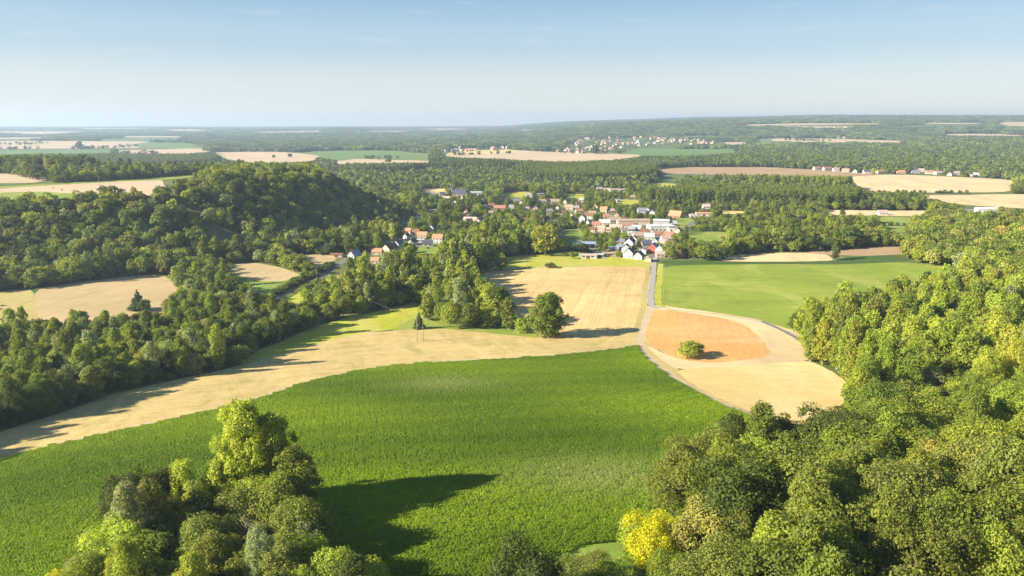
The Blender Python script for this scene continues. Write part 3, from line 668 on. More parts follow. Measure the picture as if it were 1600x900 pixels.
H(1003,335,13,9,0,'white','grey','white villa with grey roof and dormered front behind the village trees',floors=2,eave=2.8,parts=3)
H(1012,334,9,9,75,'white','slate','white gabled villa with dark roof in the middle of the villa group',floors=2,eave=2.6)
H(1020,336,9,9,70,'white','pale','white gabled house at the right of the villa group')
H(1056,340,19,12,-30,'brick','orange','isolated house with big vivid orange roof among dark trees',eave=3,pitch=48,parts=3)
H(1104,329,12,9,0,'cream','pink','cream two-storey house rising behind the orange long roof',floors=2,eave=3)
H(1084,340,12,8,0,'white','pale','white end wall building left of the long orange roof','flat',name='outbuilding',eave=4)
H(1100,338,24,10,-2,'white','orange','long white building with orange roof at the golden plot','barn',name='long_house',eave=4)
H(1061,317,9,7,10,'tan','tan','little tan house before the front poplar row')
H(1034,361,34,22,4,'white','white','big white flat-roofed store, largest white block of the village','flat',name='store',cat='store',eave=6)
H(1034,353,22,12,-10,'grey','pale','pale roofed hall stepped behind the big white store','barn',name='hall',cat='hall',eave=6.5)
H(1052,362,12,12,0,'white','grey','white block at the right end of the big store','flat',name='outbuilding',eave=5)
H(1045,372,12,9,-12,'cream','red','red roofed brick house right below the big white store')
H(1037,370,9,8,75,'brick','brown','brick gable between the big store and the street')
H(1040,377,11,7,10,'white','pink','white house with pink roof above the blue roofs')
H(1037,384,10,8,-10,'cream','pink','cream house with pink roof just behind the red walled house')
H(1026,381,12,8,60,'grey','grey','grey roofed house along the main street behind the red wall')
H(1015,374,12,9,-8,'white','pale','pale roofed white house left of the main street')
H(1007,356,13,8,5,'tan','tan','tan roofed outbuilding right of the long barn')
H(995,361,12,9,-14,'white','pale','pale roof in the crowded centre, topmost of its cluster')
H(984,362,13,8,12,'white','pale','pale roof left in the crowded centre cluster')
H(989,368,14,9,-5,'white','white','white roofed workshop in the crowded centre','flat',name='workshop',cat='workshop',eave=3.5)
H(999,372,14,8,8,'cream','tan','tan roofed house at the lower edge of the centre cluster')
H(1008,366,12,8,-12,'tan','brown','brown roofed house next to the main street bend')
H(975,365,11,8,30,'tan','pink','pinkish house between golden plot and centre')
H(985,386,15,10,68,'white','slate','large white gabled house with dark slate roof above the two white gables',floors=2,eave=2.8,parts=3)
H(974,390,15,8,-2,'white','blue','long pale-blue roofed outbuilding left of the slate roofed house','barn',name='outbuilding',eave=3.2)
H(979,395,10,9,72,'white','slate','white gable with dark roof, upper of the stepped pair',floors=2,eave=2.5,parts=3)
H(983,403,11,10,72,'white','slate','white gable with dark roof, lower of the stepped pair at the grassland',floors=2,eave=2.7,parts=3)
H(999,405,11,9,66,'white','slate','white gabled house with black roof by the grassland, left of the road end',eave=3.6,parts=3)
H(1014,409,10,7,70,'tan','tan','low tan stone barn beside the end of the road','barn',name='stone_barn',cat='barn',eave=3.4)
H(1008,396,15,8,60,'grey','grey','grey roofed barn behind the stone barn','barn',name='grey_barn',cat='barn',eave=4)
H(1021,395,12,10,66,'red','blue','house with bright red end wall and slate-blue roof at the road',floors=2,eave=2.7,parts=3)
H(1033,397,11,9,62,'white','blue','white gabled house with blue roof beside the red walled house',floors=2,eave=2.6,parts=3)
H(1032,402,9,6,0,'pink','pink','low pink annex below the blue roofed white house')
H(959,392,11,8,-5,'grey','pale','pale roofed shed between garden trees left of the slate roof','barn',name='shed',cat='shed',eave=2.8)
H(1065,403,10,8,60,'brick','brown','brick house hidden in the trees right of the road end')
H(913,388,26,14,-3,'grey','blue','open shed on posts with arched pale-blue roof at the meadow','hangar',name='open_shed',cat='shed',eave=5)
H(919,404,19,9,-3,'white','pink','long low white stable with faded pink roof on the grassland','barn',name='stable',cat='stable',eave=3)
H(936,402,9,6,5,'white','pale','small pale shed right of the white stable','barn',name='shed',cat='shed',eave=2.6)
H(952,400,14,6,0,'cream','tan','low tan roofed hut behind the hedge right of the stable','barn',name='hut',cat='hut',eave=2.6)
H(1380,336,14,9,0,'white','pink','lone white house with pink roof on the cream strip right of the village',parts=3)
H(1545,332,34,14,-6,'white','white','long white shed partly hidden behind the wooded slope','barn',name='shed',cat='shed',eave=5)
H(1512,333,18,10,0,'white','grey','low white shed with grey roof beyond the tree row','barn',name='shed',cat='shed',eave=3.5)
MORE = [(730,333,'tan','brown','among the trees above the long pinkish roof'),(768,336,'cream','tan','just below the long orange-brown roof'),(800,327,'white','grey','below the straw meadow pair'),(822,330,'cream','pink','in the trees west of the two tan roofs'),
 (838,328,'pink','brown','in the gardens under the central row'),(858,333,'cream','grey','beside the tree-lined street bend'),(878,335,'white','brown','between the street bend and the yellow wall'),(884,318,'pink','tan','east of the tan roofed row end'),
 (872,328,'white','tan','west of the wide tan roof'),(925,337,'white','tan','between the orange gable and the corner'),(948,342,'cream','red','above the white house with pale roof'),(964,339,'tan','pink','in the trees behind the small tan gable'),
 (973,345,'white','brown','behind the left end of the long barn'),(941,361,'pink','tan','at the lower edge of the tiny golden plot'),(926,363,'cream','brown','below the rusty red roof'),(1052,353,'pink','pale','behind the right end of the big store'),
 (1060,364,'cream','brown','at the meadow right of the big store'),(1019,366,'white','grey','in front of the big store, left one'),(1027,370,'cream','red','in front of the big store, right one'),(991,378,'white','tan','above the dark slate roof'),
 (969,382,'tan','grey','in the gardens left of the dark slate roof'),(650,367,'cream','brown','between the first and second orange roofs'),(622,385,'grey','slate','in tree shade left of the hamlet gable'),(668,385,'white','slate','by the hamlet meadow before the largest orange roof'),
 (700,326,'tan','brown','under the park trees below the church'),(1010,386,'cream','slate','behind the grey roofed barn'),(1047,386,'tan','brown','right of the pink roofs by the road end'),(905,333,'pink','red','at the far side of the street corner')]
for px, py, wl, rf, wh in MORE:
    H(px, py, random.uniform(8, 12), random.uniform(6.5, 8.5), random.choice((-20, 8, 65, 75, 0)), wl, rf, f'small {wl} house with {rf} roof {wh}')
ROW = [(1277,265.5,'white','red'),(1293,266,'white','red'),(1307,267.5,'white','tan'),(1322,269,'cream','tan'),(1337,270,'white','red'),(1356,271,'white','slate'),(1376,271,'cream','red'),(1408,272,'cream','orange'),(1431,271,'white','grey'),(1440,269,'pink','pink'),(1454,272,'white','red'),(1467,273,'white','pink'),(1485,275,'cream','red'),(1496,273.5,'white','pink'),(1524,276,'white','pale')]
ordw = ['first','second','third','fourth','fifth','sixth','seventh','eighth','ninth','tenth','eleventh','twelfth','thirteenth','fourteenth','last']
for i, (px, py, wl, rf) in enumerate(ROW):
    H(px, py, random.uniform(16, 26), 12, random.choice((0, -15, 12, 60)), wl, rf, f'{wl} house with {rf} roof, {ordw[i]} from the left in the row below the forest', eave=4.5, parts=1, group='houses in the row along the far forest')

# distant villages: small houses
def far_village(n, poly, label, group, w=(13, 22)):
    p = np.array(poly, float); k = 0
    while k < n:
        px = random.uniform(p[:, 0].min(), p[:, 0].max()); py = random.uniform(p[:, 1].min(), p[:, 1].max())
        if not inside(p, np.array([px]), np.array([py]))[0]: continue
        rf = random.choice(['red', 'pink', 'tan', 'brown', 'grey', 'orange', 'brown']); wl = random.choice(['pink', 'cream', 'white', 'tan'])
        H(px, py, random.uniform(*w), random.uniform(11, 15), random.uniform(-70, 70), wl, rf, f'small {wl} walled house with {rf} roof {label}', eave=6, parts=0, group=f'{wl} houses with {rf} roofs {group}')
        k += 1
far_village(95, [(868,240),(880,226),(900,217),(930,216),(1000,214),(1055,219),(1060,224),(1000,228),(965,232),(950,240)], 'in the distant village below the forest ridge', 'in the distant village below the ridge')
far_village(26, [(1052,219),(1100,219),(1130,225),(1100,228),(1060,224)], 'in the eastern tail of the distant village', 'in the eastern tail of the distant village')
far_village(20, [(685,238),(700,233),(770,231),(800,230),(795,234),(720,238)], 'in the distant hamlet before the great forest', 'in the distant hamlet before the great forest')
far_village(9, [(1300,215),(1345,213),(1345,216),(1305,217)], 'at the far field on the eastern rise', 'at the far field on the eastern rise')
far_village(8, [(1300,199),(1330,198),(1330,200),(1305,200.5)], 'near the skyline above the eastern woods', 'near the skyline above the eastern woods')
far_village(8, [(190,241),(215,238),(260,240),(230,244)], 'in the far western plain', 'in the far western plain')
print('houses', len(HOUSES), round(time.time() - T0, 1))

# ------------------------------------------------------------------ trees
def crown_np(rng, H, base, rx, nl, size, nlobe, lobe, shape='round', squash=0.85, up=0.25, jit=1.05):
    """leaf clusters (quads) laid over many overlapping lobes"""
    hz = (H - base) / 2; cz = base + hz
    i = np.arange(nlobe); ph = i * 2.39996 + rng.uniform(0, 6); t = 1 - 2 * (i + .5) / nlobe + rng.uniform(-.1, .1, nlobe); t = np.clip(t, -1, 1)
    s = np.sqrt(1 - t * t)
    rr = rng.uniform(0.45, 1.05, nlobe)
    if shape == 'cone':
        h = rng.uniform(0, 1, nlobe) ** 1.25; r0 = rx * (1 - h) * rng.uniform(.5, 1, nlobe)
        C = np.stack([r0 * np.cos(ph), r0 * np.sin(ph), base + h * (H - base) * .97], 1); lr = lobe * (1.15 - h) * rng.uniform(.7, 1.2, nlobe)
    elif shape == 'column':
        h = (i + .5) / nlobe; prof = np.minimum(1, 0.45 + 1.5 * h) * np.sqrt(np.clip(1.06 - h ** 3.2, 0.05, 1)); r0 = rx * prof * rng.uniform(.12, 1.0, nlobe)
        C = np.stack([r0 * np.cos(ph), r0 * np.sin(ph), base + h * (H - base - lobe * .6)], 1); lr = lobe * rng.uniform(.7, 1.25, nlobe) * (1.1 - .35 * h)
    else:
        C = np.stack([s * np.cos(ph) * rr * rx, s * np.sin(ph) * rr * rx, cz + t * rr * hz], 1)
        an = rng.uniform(.82, 1.2); C[:, 0] *= an; C[:, 1] /= an; C[:, :2] *= rng.uniform(.75, 1.15, (nlobe, 1)); lr = lobe * rng.uniform(.5, 1.6, nlobe) 
    if shape == 'round':
        u = rng.normal(size=(5, 3)); u /= np.linalg.norm(u, axis=1)[:, None]; c0 = np.array([0, 0, cz]); dd = (C - c0) / (np.linalg.norm(C - c0, axis=1)[:, None] + 1e-6)
        f_ = 1 + (np.clip(dd @ u.T, 0, 1) ** 4 @ rng.uniform(-.5, .42, 5)); f_ = np.clip(f_, .45, 1.4)
        C = c0 + (C - c0) * np.stack([f_, f_, np.clip(f_, .8, 1.25)], 1); kp = rng.random(nlobe) > .14; C, lr = C[kp], lr[kp]; nlobe = len(C)
    w = lr ** 2; cnt = rng.choice(nlobe, nl, p=w / w.sum())
    d = rng.normal(size=(nl, 3)); d /= np.linalg.norm(d, axis=1)[:, None]
    cd = C[cnt] - np.array([0, 0, cz]); cd /= np.linalg.norm(cd, axis=1)[:, None] + 1e-6
    flip = (d * cd).sum(1) < -0.25; d[flip] *= -1
    d[:, 2] = np.where((d[:, 2] < -.35), -d[:, 2] * .5, d[:, 2])
    rad = lr[cnt] * rng.uniform(.6, 1.16, nl)
    P = C[cnt] + d * rad[:, None] * np.array([1, 1, squash])
    P[:, 2] = np.maximum(P[:, 2], base * .6)
    N = d + jit * rng.normal(size=(nl, 3)) * .6 + np.array([0, 0, up]); N /= np.linalg.norm(N, axis=1)[:, None]
    A = np.cross(N, rng.normal(size=(nl, 3))); A /= np.linalg.norm(A, axis=1)[:, None]; B = np.cross(N, A)
    sz = size * rng.uniform(.5, 1.4, nl)[:, None] * .5
    q = []
    for a, b in ((-1, -.55), (.25, -1), (1, .4), (-.3, 1)):
        q.append(P + A * sz * a * rng.uniform(.75, 1.2, (nl, 1)) + B * sz * b * rng.uniform(.75, 1.2, (nl, 1)))
    V = np.stack(q, 1).reshape(-1, 3)
    return V, np.arange(nl * 4).reshape(-1, 4)

def trunk_mb(rng, H, base, rx, r, fork=5, lean=0.0):
    mb = MB(); top = base + (H - base) * .72
    mb.tube([(0, 0, -1.5), (0, 0, .3), (lean * .3, 0, base * .7 + .3), (lean, lean * .4, (base + top) / 2), (lean * 1.2, 0, top)], [r * 1.4, r * 1.05, r * .85, r * .55, r * .12], 7)
    for k in range(fork):
        a = rng.uniform(0, 6.28); z0 = base * .6 + (top - base) * rng.uniform(0, .6) + .4; L = rx * rng.uniform(.5, .8); up = rng.uniform(.4, 1.0) * L
        mb.tube([(lean * .4, 0, z0), (L * .5 * math.cos(a), L * .5 * math.sin(a), z0 + up * .4), (L * math.cos(a), L * math.sin(a), z0 + up)], [r * .42, r * .25, r * .06], 5)
    return mb

SPEC = {   # height, crown base, radius, shape, lobes, lobe radius, squash
 'round':   (15, 1.6, 6.2, 'round', 34, 2.3, .95),
 'oak':     (17, 2.4, 8.2, 'round', 54, 2.6, .85),
 'tall':    (21, 2.2, 5.0, 'column', 56, 1.9, 1.5),
 'poplar':  (25, 2.2, 5.2, 'column', 62, 2.0, 1.6),
 'plant':   (24, 3.5, 3.9, 'column', 26, 2.4, 1.5),
 'conifer': (13, 0.6, 4.2, 'cone', 70, 1.7, .8),
 'shrub':   (5, 0.2, 3.2, 'round', 16, 1.5, .8),
 'broadpop':(28, 2.0, 10.5, 'column', 110, 3.0, 1.3),
 'dead':    (14, 5.0, 4.0, 'round', 14, 1.6, .9),
}
NVAR = {'round': 4, 'oak': 4, 'tall': 3, 'poplar': 3, 'plant': 2, 'conifer': 1, 'shrub': 3, 'broadpop': 1, 'dead': 1}
LOD = {'close': (2.7, 0.58), 'near': (1.0, 1.0), 'mid': (0.26, 1.75), 'low': (0.07, 3.0)}
NLEAF = {'round': 4200, 'oak': 6000, 'tall': 4800, 'poplar': 5200, 'plant': 3400, 'conifer': 3200, 'shrub': 1500, 'broadpop': 15000, 'dead': 260}
CROWN, TRUNK = {}, {}
for sp, (Hh, bs_, rx, shp, nlb, lb, sq) in SPEC.items():
    for v in range(NVAR[sp]):
        rg = np.random.default_rng(hash((len(sp), sp[0] == 'p', v, nlb)) % 2**31)
        seed = int(rg.integers(1e9))
        tm = trunk_mb(random.Random(seed), Hh, bs_, rx, 0.16 + Hh * .014, 5 if sp not in ('plant', 'conifer') else 3, lean=rg.uniform(-.4, .4))
        if sp == 'dead':
            r2 = random.Random(5)
            for k in range(26):
                a = r2.uniform(0, 6.28); z0 = r2.uniform(4, 10); L = r2.uniform(1.5, 4); tm.tube([(0, 0, z0), (L * .5 * math.cos(a), L * .5 * math.sin(a), z0 + L * .7), (L * math.cos(a), L * math.sin(a), z0 + L * 1.4)], [.14, .09, .03], 4)
        TRUNK[sp, v] = tm.mesh('trunk', [M_BARK_PALE if sp in ('tall', 'poplar', 'dead') else M_BARK], True)
        for lod, (fn, fs) in LOD.items():
            g = np.random.default_rng(seed)
            V, F = crown_np(g, Hh, bs_, rx, max(90, int(NLEAF[sp] * fn)), (0.72 if sp != 'shrub' else .55) * fs * (1.25 if sp == 'broadpop' else 1), nlb if lod != 'low' else max(9, nlb // 2), lb * (1 if lod != 'low' else 1.25), shp, sq)
            CROWN[sp, v, lod] = mesh_np('crown', V, F, [M_LEAF if lod != 'low' else M_LEAF_FAR])
print('crowns', round(time.time() - T0, 1))

TINT = {
 'dark': (0.092, 0.120, 0.020), 'green': (0.175, 0.212, 0.028), 'fresh': (0.270, 0.312, 0.036), 'yellowgreen': (0.345, 0.375, 0.044), 'olive': (0.220, 0.238, 0.042),
 'silver': (0.285, 0.315, 0.140), 'yellow': (0.46, 0.44, 0.010), 'tan': (0.37, 0.34, 0.080), 'blue': (0.080, 0.115, 0.040),
}
TWORD = {'dark': 'dark green', 'green': 'mid green', 'fresh': 'fresh green', 'yellowgreen': 'yellow-green', 'olive': 'olive green', 'silver': 'pale silvery green', 'yellow': 'bright yellow', 'tan': 'tan-flecked', 'blue': 'bluish dark green'}
SWORD = {'round': 'round-crowned', 'oak': 'broad spreading', 'tall': 'tall leafy', 'poplar': 'tall columnar', 'plant': 'slim columnar', 'conifer': 'pointed', 'shrub': 'low bushy', 'broadpop': 'massive', 'dead': 'bare-branched'}
KIND = {'round': 'broadleaf_tree', 'oak': 'broadleaf_tree', 'tall': 'broadleaf_tree', 'poplar': 'poplar_tree', 'plant': 'poplar_tree', 'conifer': 'conifer_tree', 'shrub': 'shrub', 'broadpop': 'poplar_tree', 'dead': 'dead_tree'}
CAT = {'broadleaf_tree': 'tree', 'poplar_tree': 'poplar tree', 'conifer_tree': 'conifer', 'shrub': 'shrub', 'dead_tree': 'dead tree'}

# region rules on the pixel of a tree's foot: outline, species weights, tint weights, size factor, spacing, place words
REG = [
 ('clump beside the long shadow on the maize', [(40,1400),(60,1010),(110,940),(165,890),(225,835),(300,797),(420,778),(475,803),(492,850),(530,930),(620,975),(680,1400)], 'round 3 shrub 2 tall 2', 'olive 2.5 yellowgreen 1 fresh 3 silver 1 dark .7 green 2.5', .78, 6.8, 'n'),
 ('wood edge at the foot of the maize field', [(700,1400),(780,960),(850,925),(930,905),(1000,860),(1010,825),(1045,785),(1150,745),(1340,735),(1340,1400)], 'oak 4 round 3 tall 1.5', 'dark 1.5 green 4 fresh 2.5 olive 2 tan .3', 1.12, 10.5, 'n'),
 ('wooded slope in the lower corner', [(1340,1400),(1340,735),(1330,690),(1400,660),(1700,640),(2300,900),(2300,1400)], 'oak 4 round 4 tall 1.5', 'green 4 fresh 4 olive 2 dark .6 tan .5', 1.12, 10.5, 'n'),
 ('pale poplar wood right of the golden field', [(1255,560),(1258,528),(1300,505),(1370,491),(1420,478),(1480,460),(1530,446),(1600,500),(1640,540),(1700,640),(1400,665),(1330,690),(1316,640),(1280,600)], 'tall 4 poplar 4 round 1.5', 'fresh 5 yellowgreen 2.5 olive 1 green 1.5 silver .5', 1.05, 8.6, 'n'),
 ('wooded slope behind the green field', [(1400,420),(1405,395),(1412,350),(1440,330),(1700,260),(1900,300),(1900,700),(1640,540),(1600,500),(1530,446),(1490,425)], 'round 5 oak 4 tall 1', 'green 4 dark 1 fresh 4 olive 2 silver .6 tan 1', 1.0, 9.8, 'n'),
 ('wooded hillside below the hilltop stubble', [(-120,470),(-120,318),(60,316),(130,312),(250,306),(262,281),(330,270),(400,266),(480,262),(530,270),(600,292),(640,325),(620,350),(560,380),(530,392),(470,398),(430,408),(330,412),(325,428),(262,432),(130,442)], 'round 5 oak 3 tall 1', 'dark 2.5 green 4 olive 2 fresh 1.6 silver .5 yellowgreen .3', .95, 9.6, 'n'),
 ('tree belt between the small tan field and the stubble strip', [(-150,760),(-150,540),(0,520),(60,500),(200,470),(290,440),(330,440),(420,465),(480,480),(500,500),(480,520),(430,545),(400,560),(350,580),(230,605),(110,645),(0,690)], 'round 4 tall 2 poplar 1.2 shrub 1', 'dark 1.5 green 4 silver 1.2 fresh 2.5', .78, 7.2, 'n'),
 ('tree belt running from the poles to the village', [(500,500),(520,470),(560,440),(580,415),(640,412),(690,395),(760,375),(860,352),(872,370),(870,390),(800,405),(745,430),(760,455),(800,500),(838,524),(830,530),(780,520),(700,516),(655,498),(620,480),(560,495)], 'tall 4 round 3 poplar 3', 'green 3 fresh 3.5 dark .7 silver 1.8 yellowgreen .5', .92, 7.2, 'n'),
 ('park behind the orange roofs', [(600,345),(640,300),(760,305),(900,300),(900,350),(760,370),(700,385),(640,370)], 'round 5 tall 2 poplar .6', 'green 4 dark 3 fresh 1.2 yellowgreen .3', .72, 8.5, 'v'),
 ('woods right of the village', [(1060,400),(1062,385),(1140,362),(1180,330),(1480,330),(1440,345),(1410,385),(1290,391),(1240,394),(1130,402)], 'round 4 tall 3 oak 1', 'green 3 dark 2 fresh 2.5 olive 1', .82, 8.5, 'n'),
 ('village gardens', [(860,352),(900,300),(1130,310),(1180,330),(1140,362),(1062,405),(900,412),(880,390)], 'round 4 shrub 3 tall 1', 'green 4 dark 2 fresh 2 olive 1', .55, 8.0, 'v'),
 ('hedge along the railway', [(423,463),(437,452),(520,410),(531,414),(470,444),(432,469)], 'shrub 1', 'dark 2 green 1', .75, 4.2, 'h'),
 ('hedge along the railway', [(463,456),(500,438),(506,441),(470,460)], 'shrub 1', 'green 1', .6, 4, 'h'),
 ('bush row across the hillside meadow', [(428,407),(445,405),(490,424),(480,430)], 'shrub 2 round 1', 'fresh 1 green 2', .7, 5, 'h'),
 ('bush row by the paddock', [(478,474),(510,458),(560,448),(590,455),(585,475),(560,485),(500,492)], 'shrub 1 round 2 tall 1', 'green 2 dark 1 fresh 1', .6, 6, 'h'),
]
PLANT = [   # plantations: outline of feet, row spacing
 ('front poplar plantation right of the village', [(1010,313),(1020,306),(1345,314),(1335,327),(1180,324),(1012,320)], 7.5, 'green'),
 ('second poplar plantation behind the village', [(1025,284),(1040,277),(1150,277),(1345,289),(1348,298),(1130,290),(1028,287)], 8, 'fresh'),
 ('dark-sided poplar plantation above the pink roofs', [(800,274),(830,263),(960,264),(1030,269),(1032,283),(900,289),(830,288)], 8.5, 'green'),
 ('third plantation', [(515,261),(530,257),(700,258),(800,262),(795,272),(700,268),(640,274),(560,276)], 9, 'green'),
 ('western plantation', [(-60,250),(340,248),(340,262),(180,268),(-60,272)], 11, 'green'),
]
def pick(rng, spec, n):
    a = spec.split(); k = a[0::2]; w = np.array([float(v) for v in a[1::2]])
    return np.array(k)[rng.choice(len(k), n, p=w / w.sum())]

OPEN = [w for nm, mk, w in polys if nm != 'village_ground']
OPEN_WOOD = [w for nm, mk, w in polys if nm not in ('village_ground', 'maize_field', 'grass_margin')]
OPEN.append(world_poly([(-60,700),(380,570),(400,552),(480,520),(600,489),(665,476),(690,500),(760,500),(1000,410),(1035,403),(1040,480),(1262,545),(1320,600),(1340,690),(1150,700),(960,900),(-100,1100)], 1))
def keep_clear(x, y, pad=2.0, op=None):
    ok = np.ones(x.shape, bool)
    for w in (op or OPEN):
        x0, y0 = w.min(0) - pad; x1, y1 = w.max(0) + pad
        b = (x > x0) & (x < x1) & (y > y0) & (y < y1) & ok
        if b.any():
            idx = np.where(b)[0]; ok[idx[inside(w, x[idx], y[idx])]] = False
    return ok

def in_frustum(x, y, z, pad=90, padb=420):
    X, Y, D = proj(x, y, z)
    return (D > 20) & (X > -pad - 6000 / D) & (X < 1600 + pad + 6000 / D) & (Y < 900 + padb)

def pts_grid(x0, x1, y0, y1, s):
    gx, gy = np.meshgrid(np.arange(x0, x1, s), np.arange(y0, y1, s * .92)); gx = gx + (np.arange(gx.shape[0]) % 2)[:, None] * s * .5
    x = gx.ravel() + RNG.uniform(-.36, .36, gx.size) * s; y = gy.ravel() + RNG.uniform(-.36, .36, gx.size) * s
    return x, y

TREES = []   # rows: x, y, z, species, variant, scale xy, scale z, rot, tint(3), tint name, place
def add_tree(x, y, sp, tint, H=None, wid=None, place='', label=None, var=None, rng=RNG):
    Hn = SPEC[sp][0]; sz = (H / Hn) if H else 1.0; sxy = (wid / (2 * SPEC[sp][2] * 1.15)) if wid else sz
    t = np.array(TINT[tint]) * rng.uniform(.85, 1.15) * rng.uniform(.93, 1.07, 3)
    TREES.append([x, y, float(hf(x, y)), sp, int(rng.integers(NVAR[sp])) if var is None else var, sxy, sz, rng.uniform(0, 6.28), t, tint, place, label])

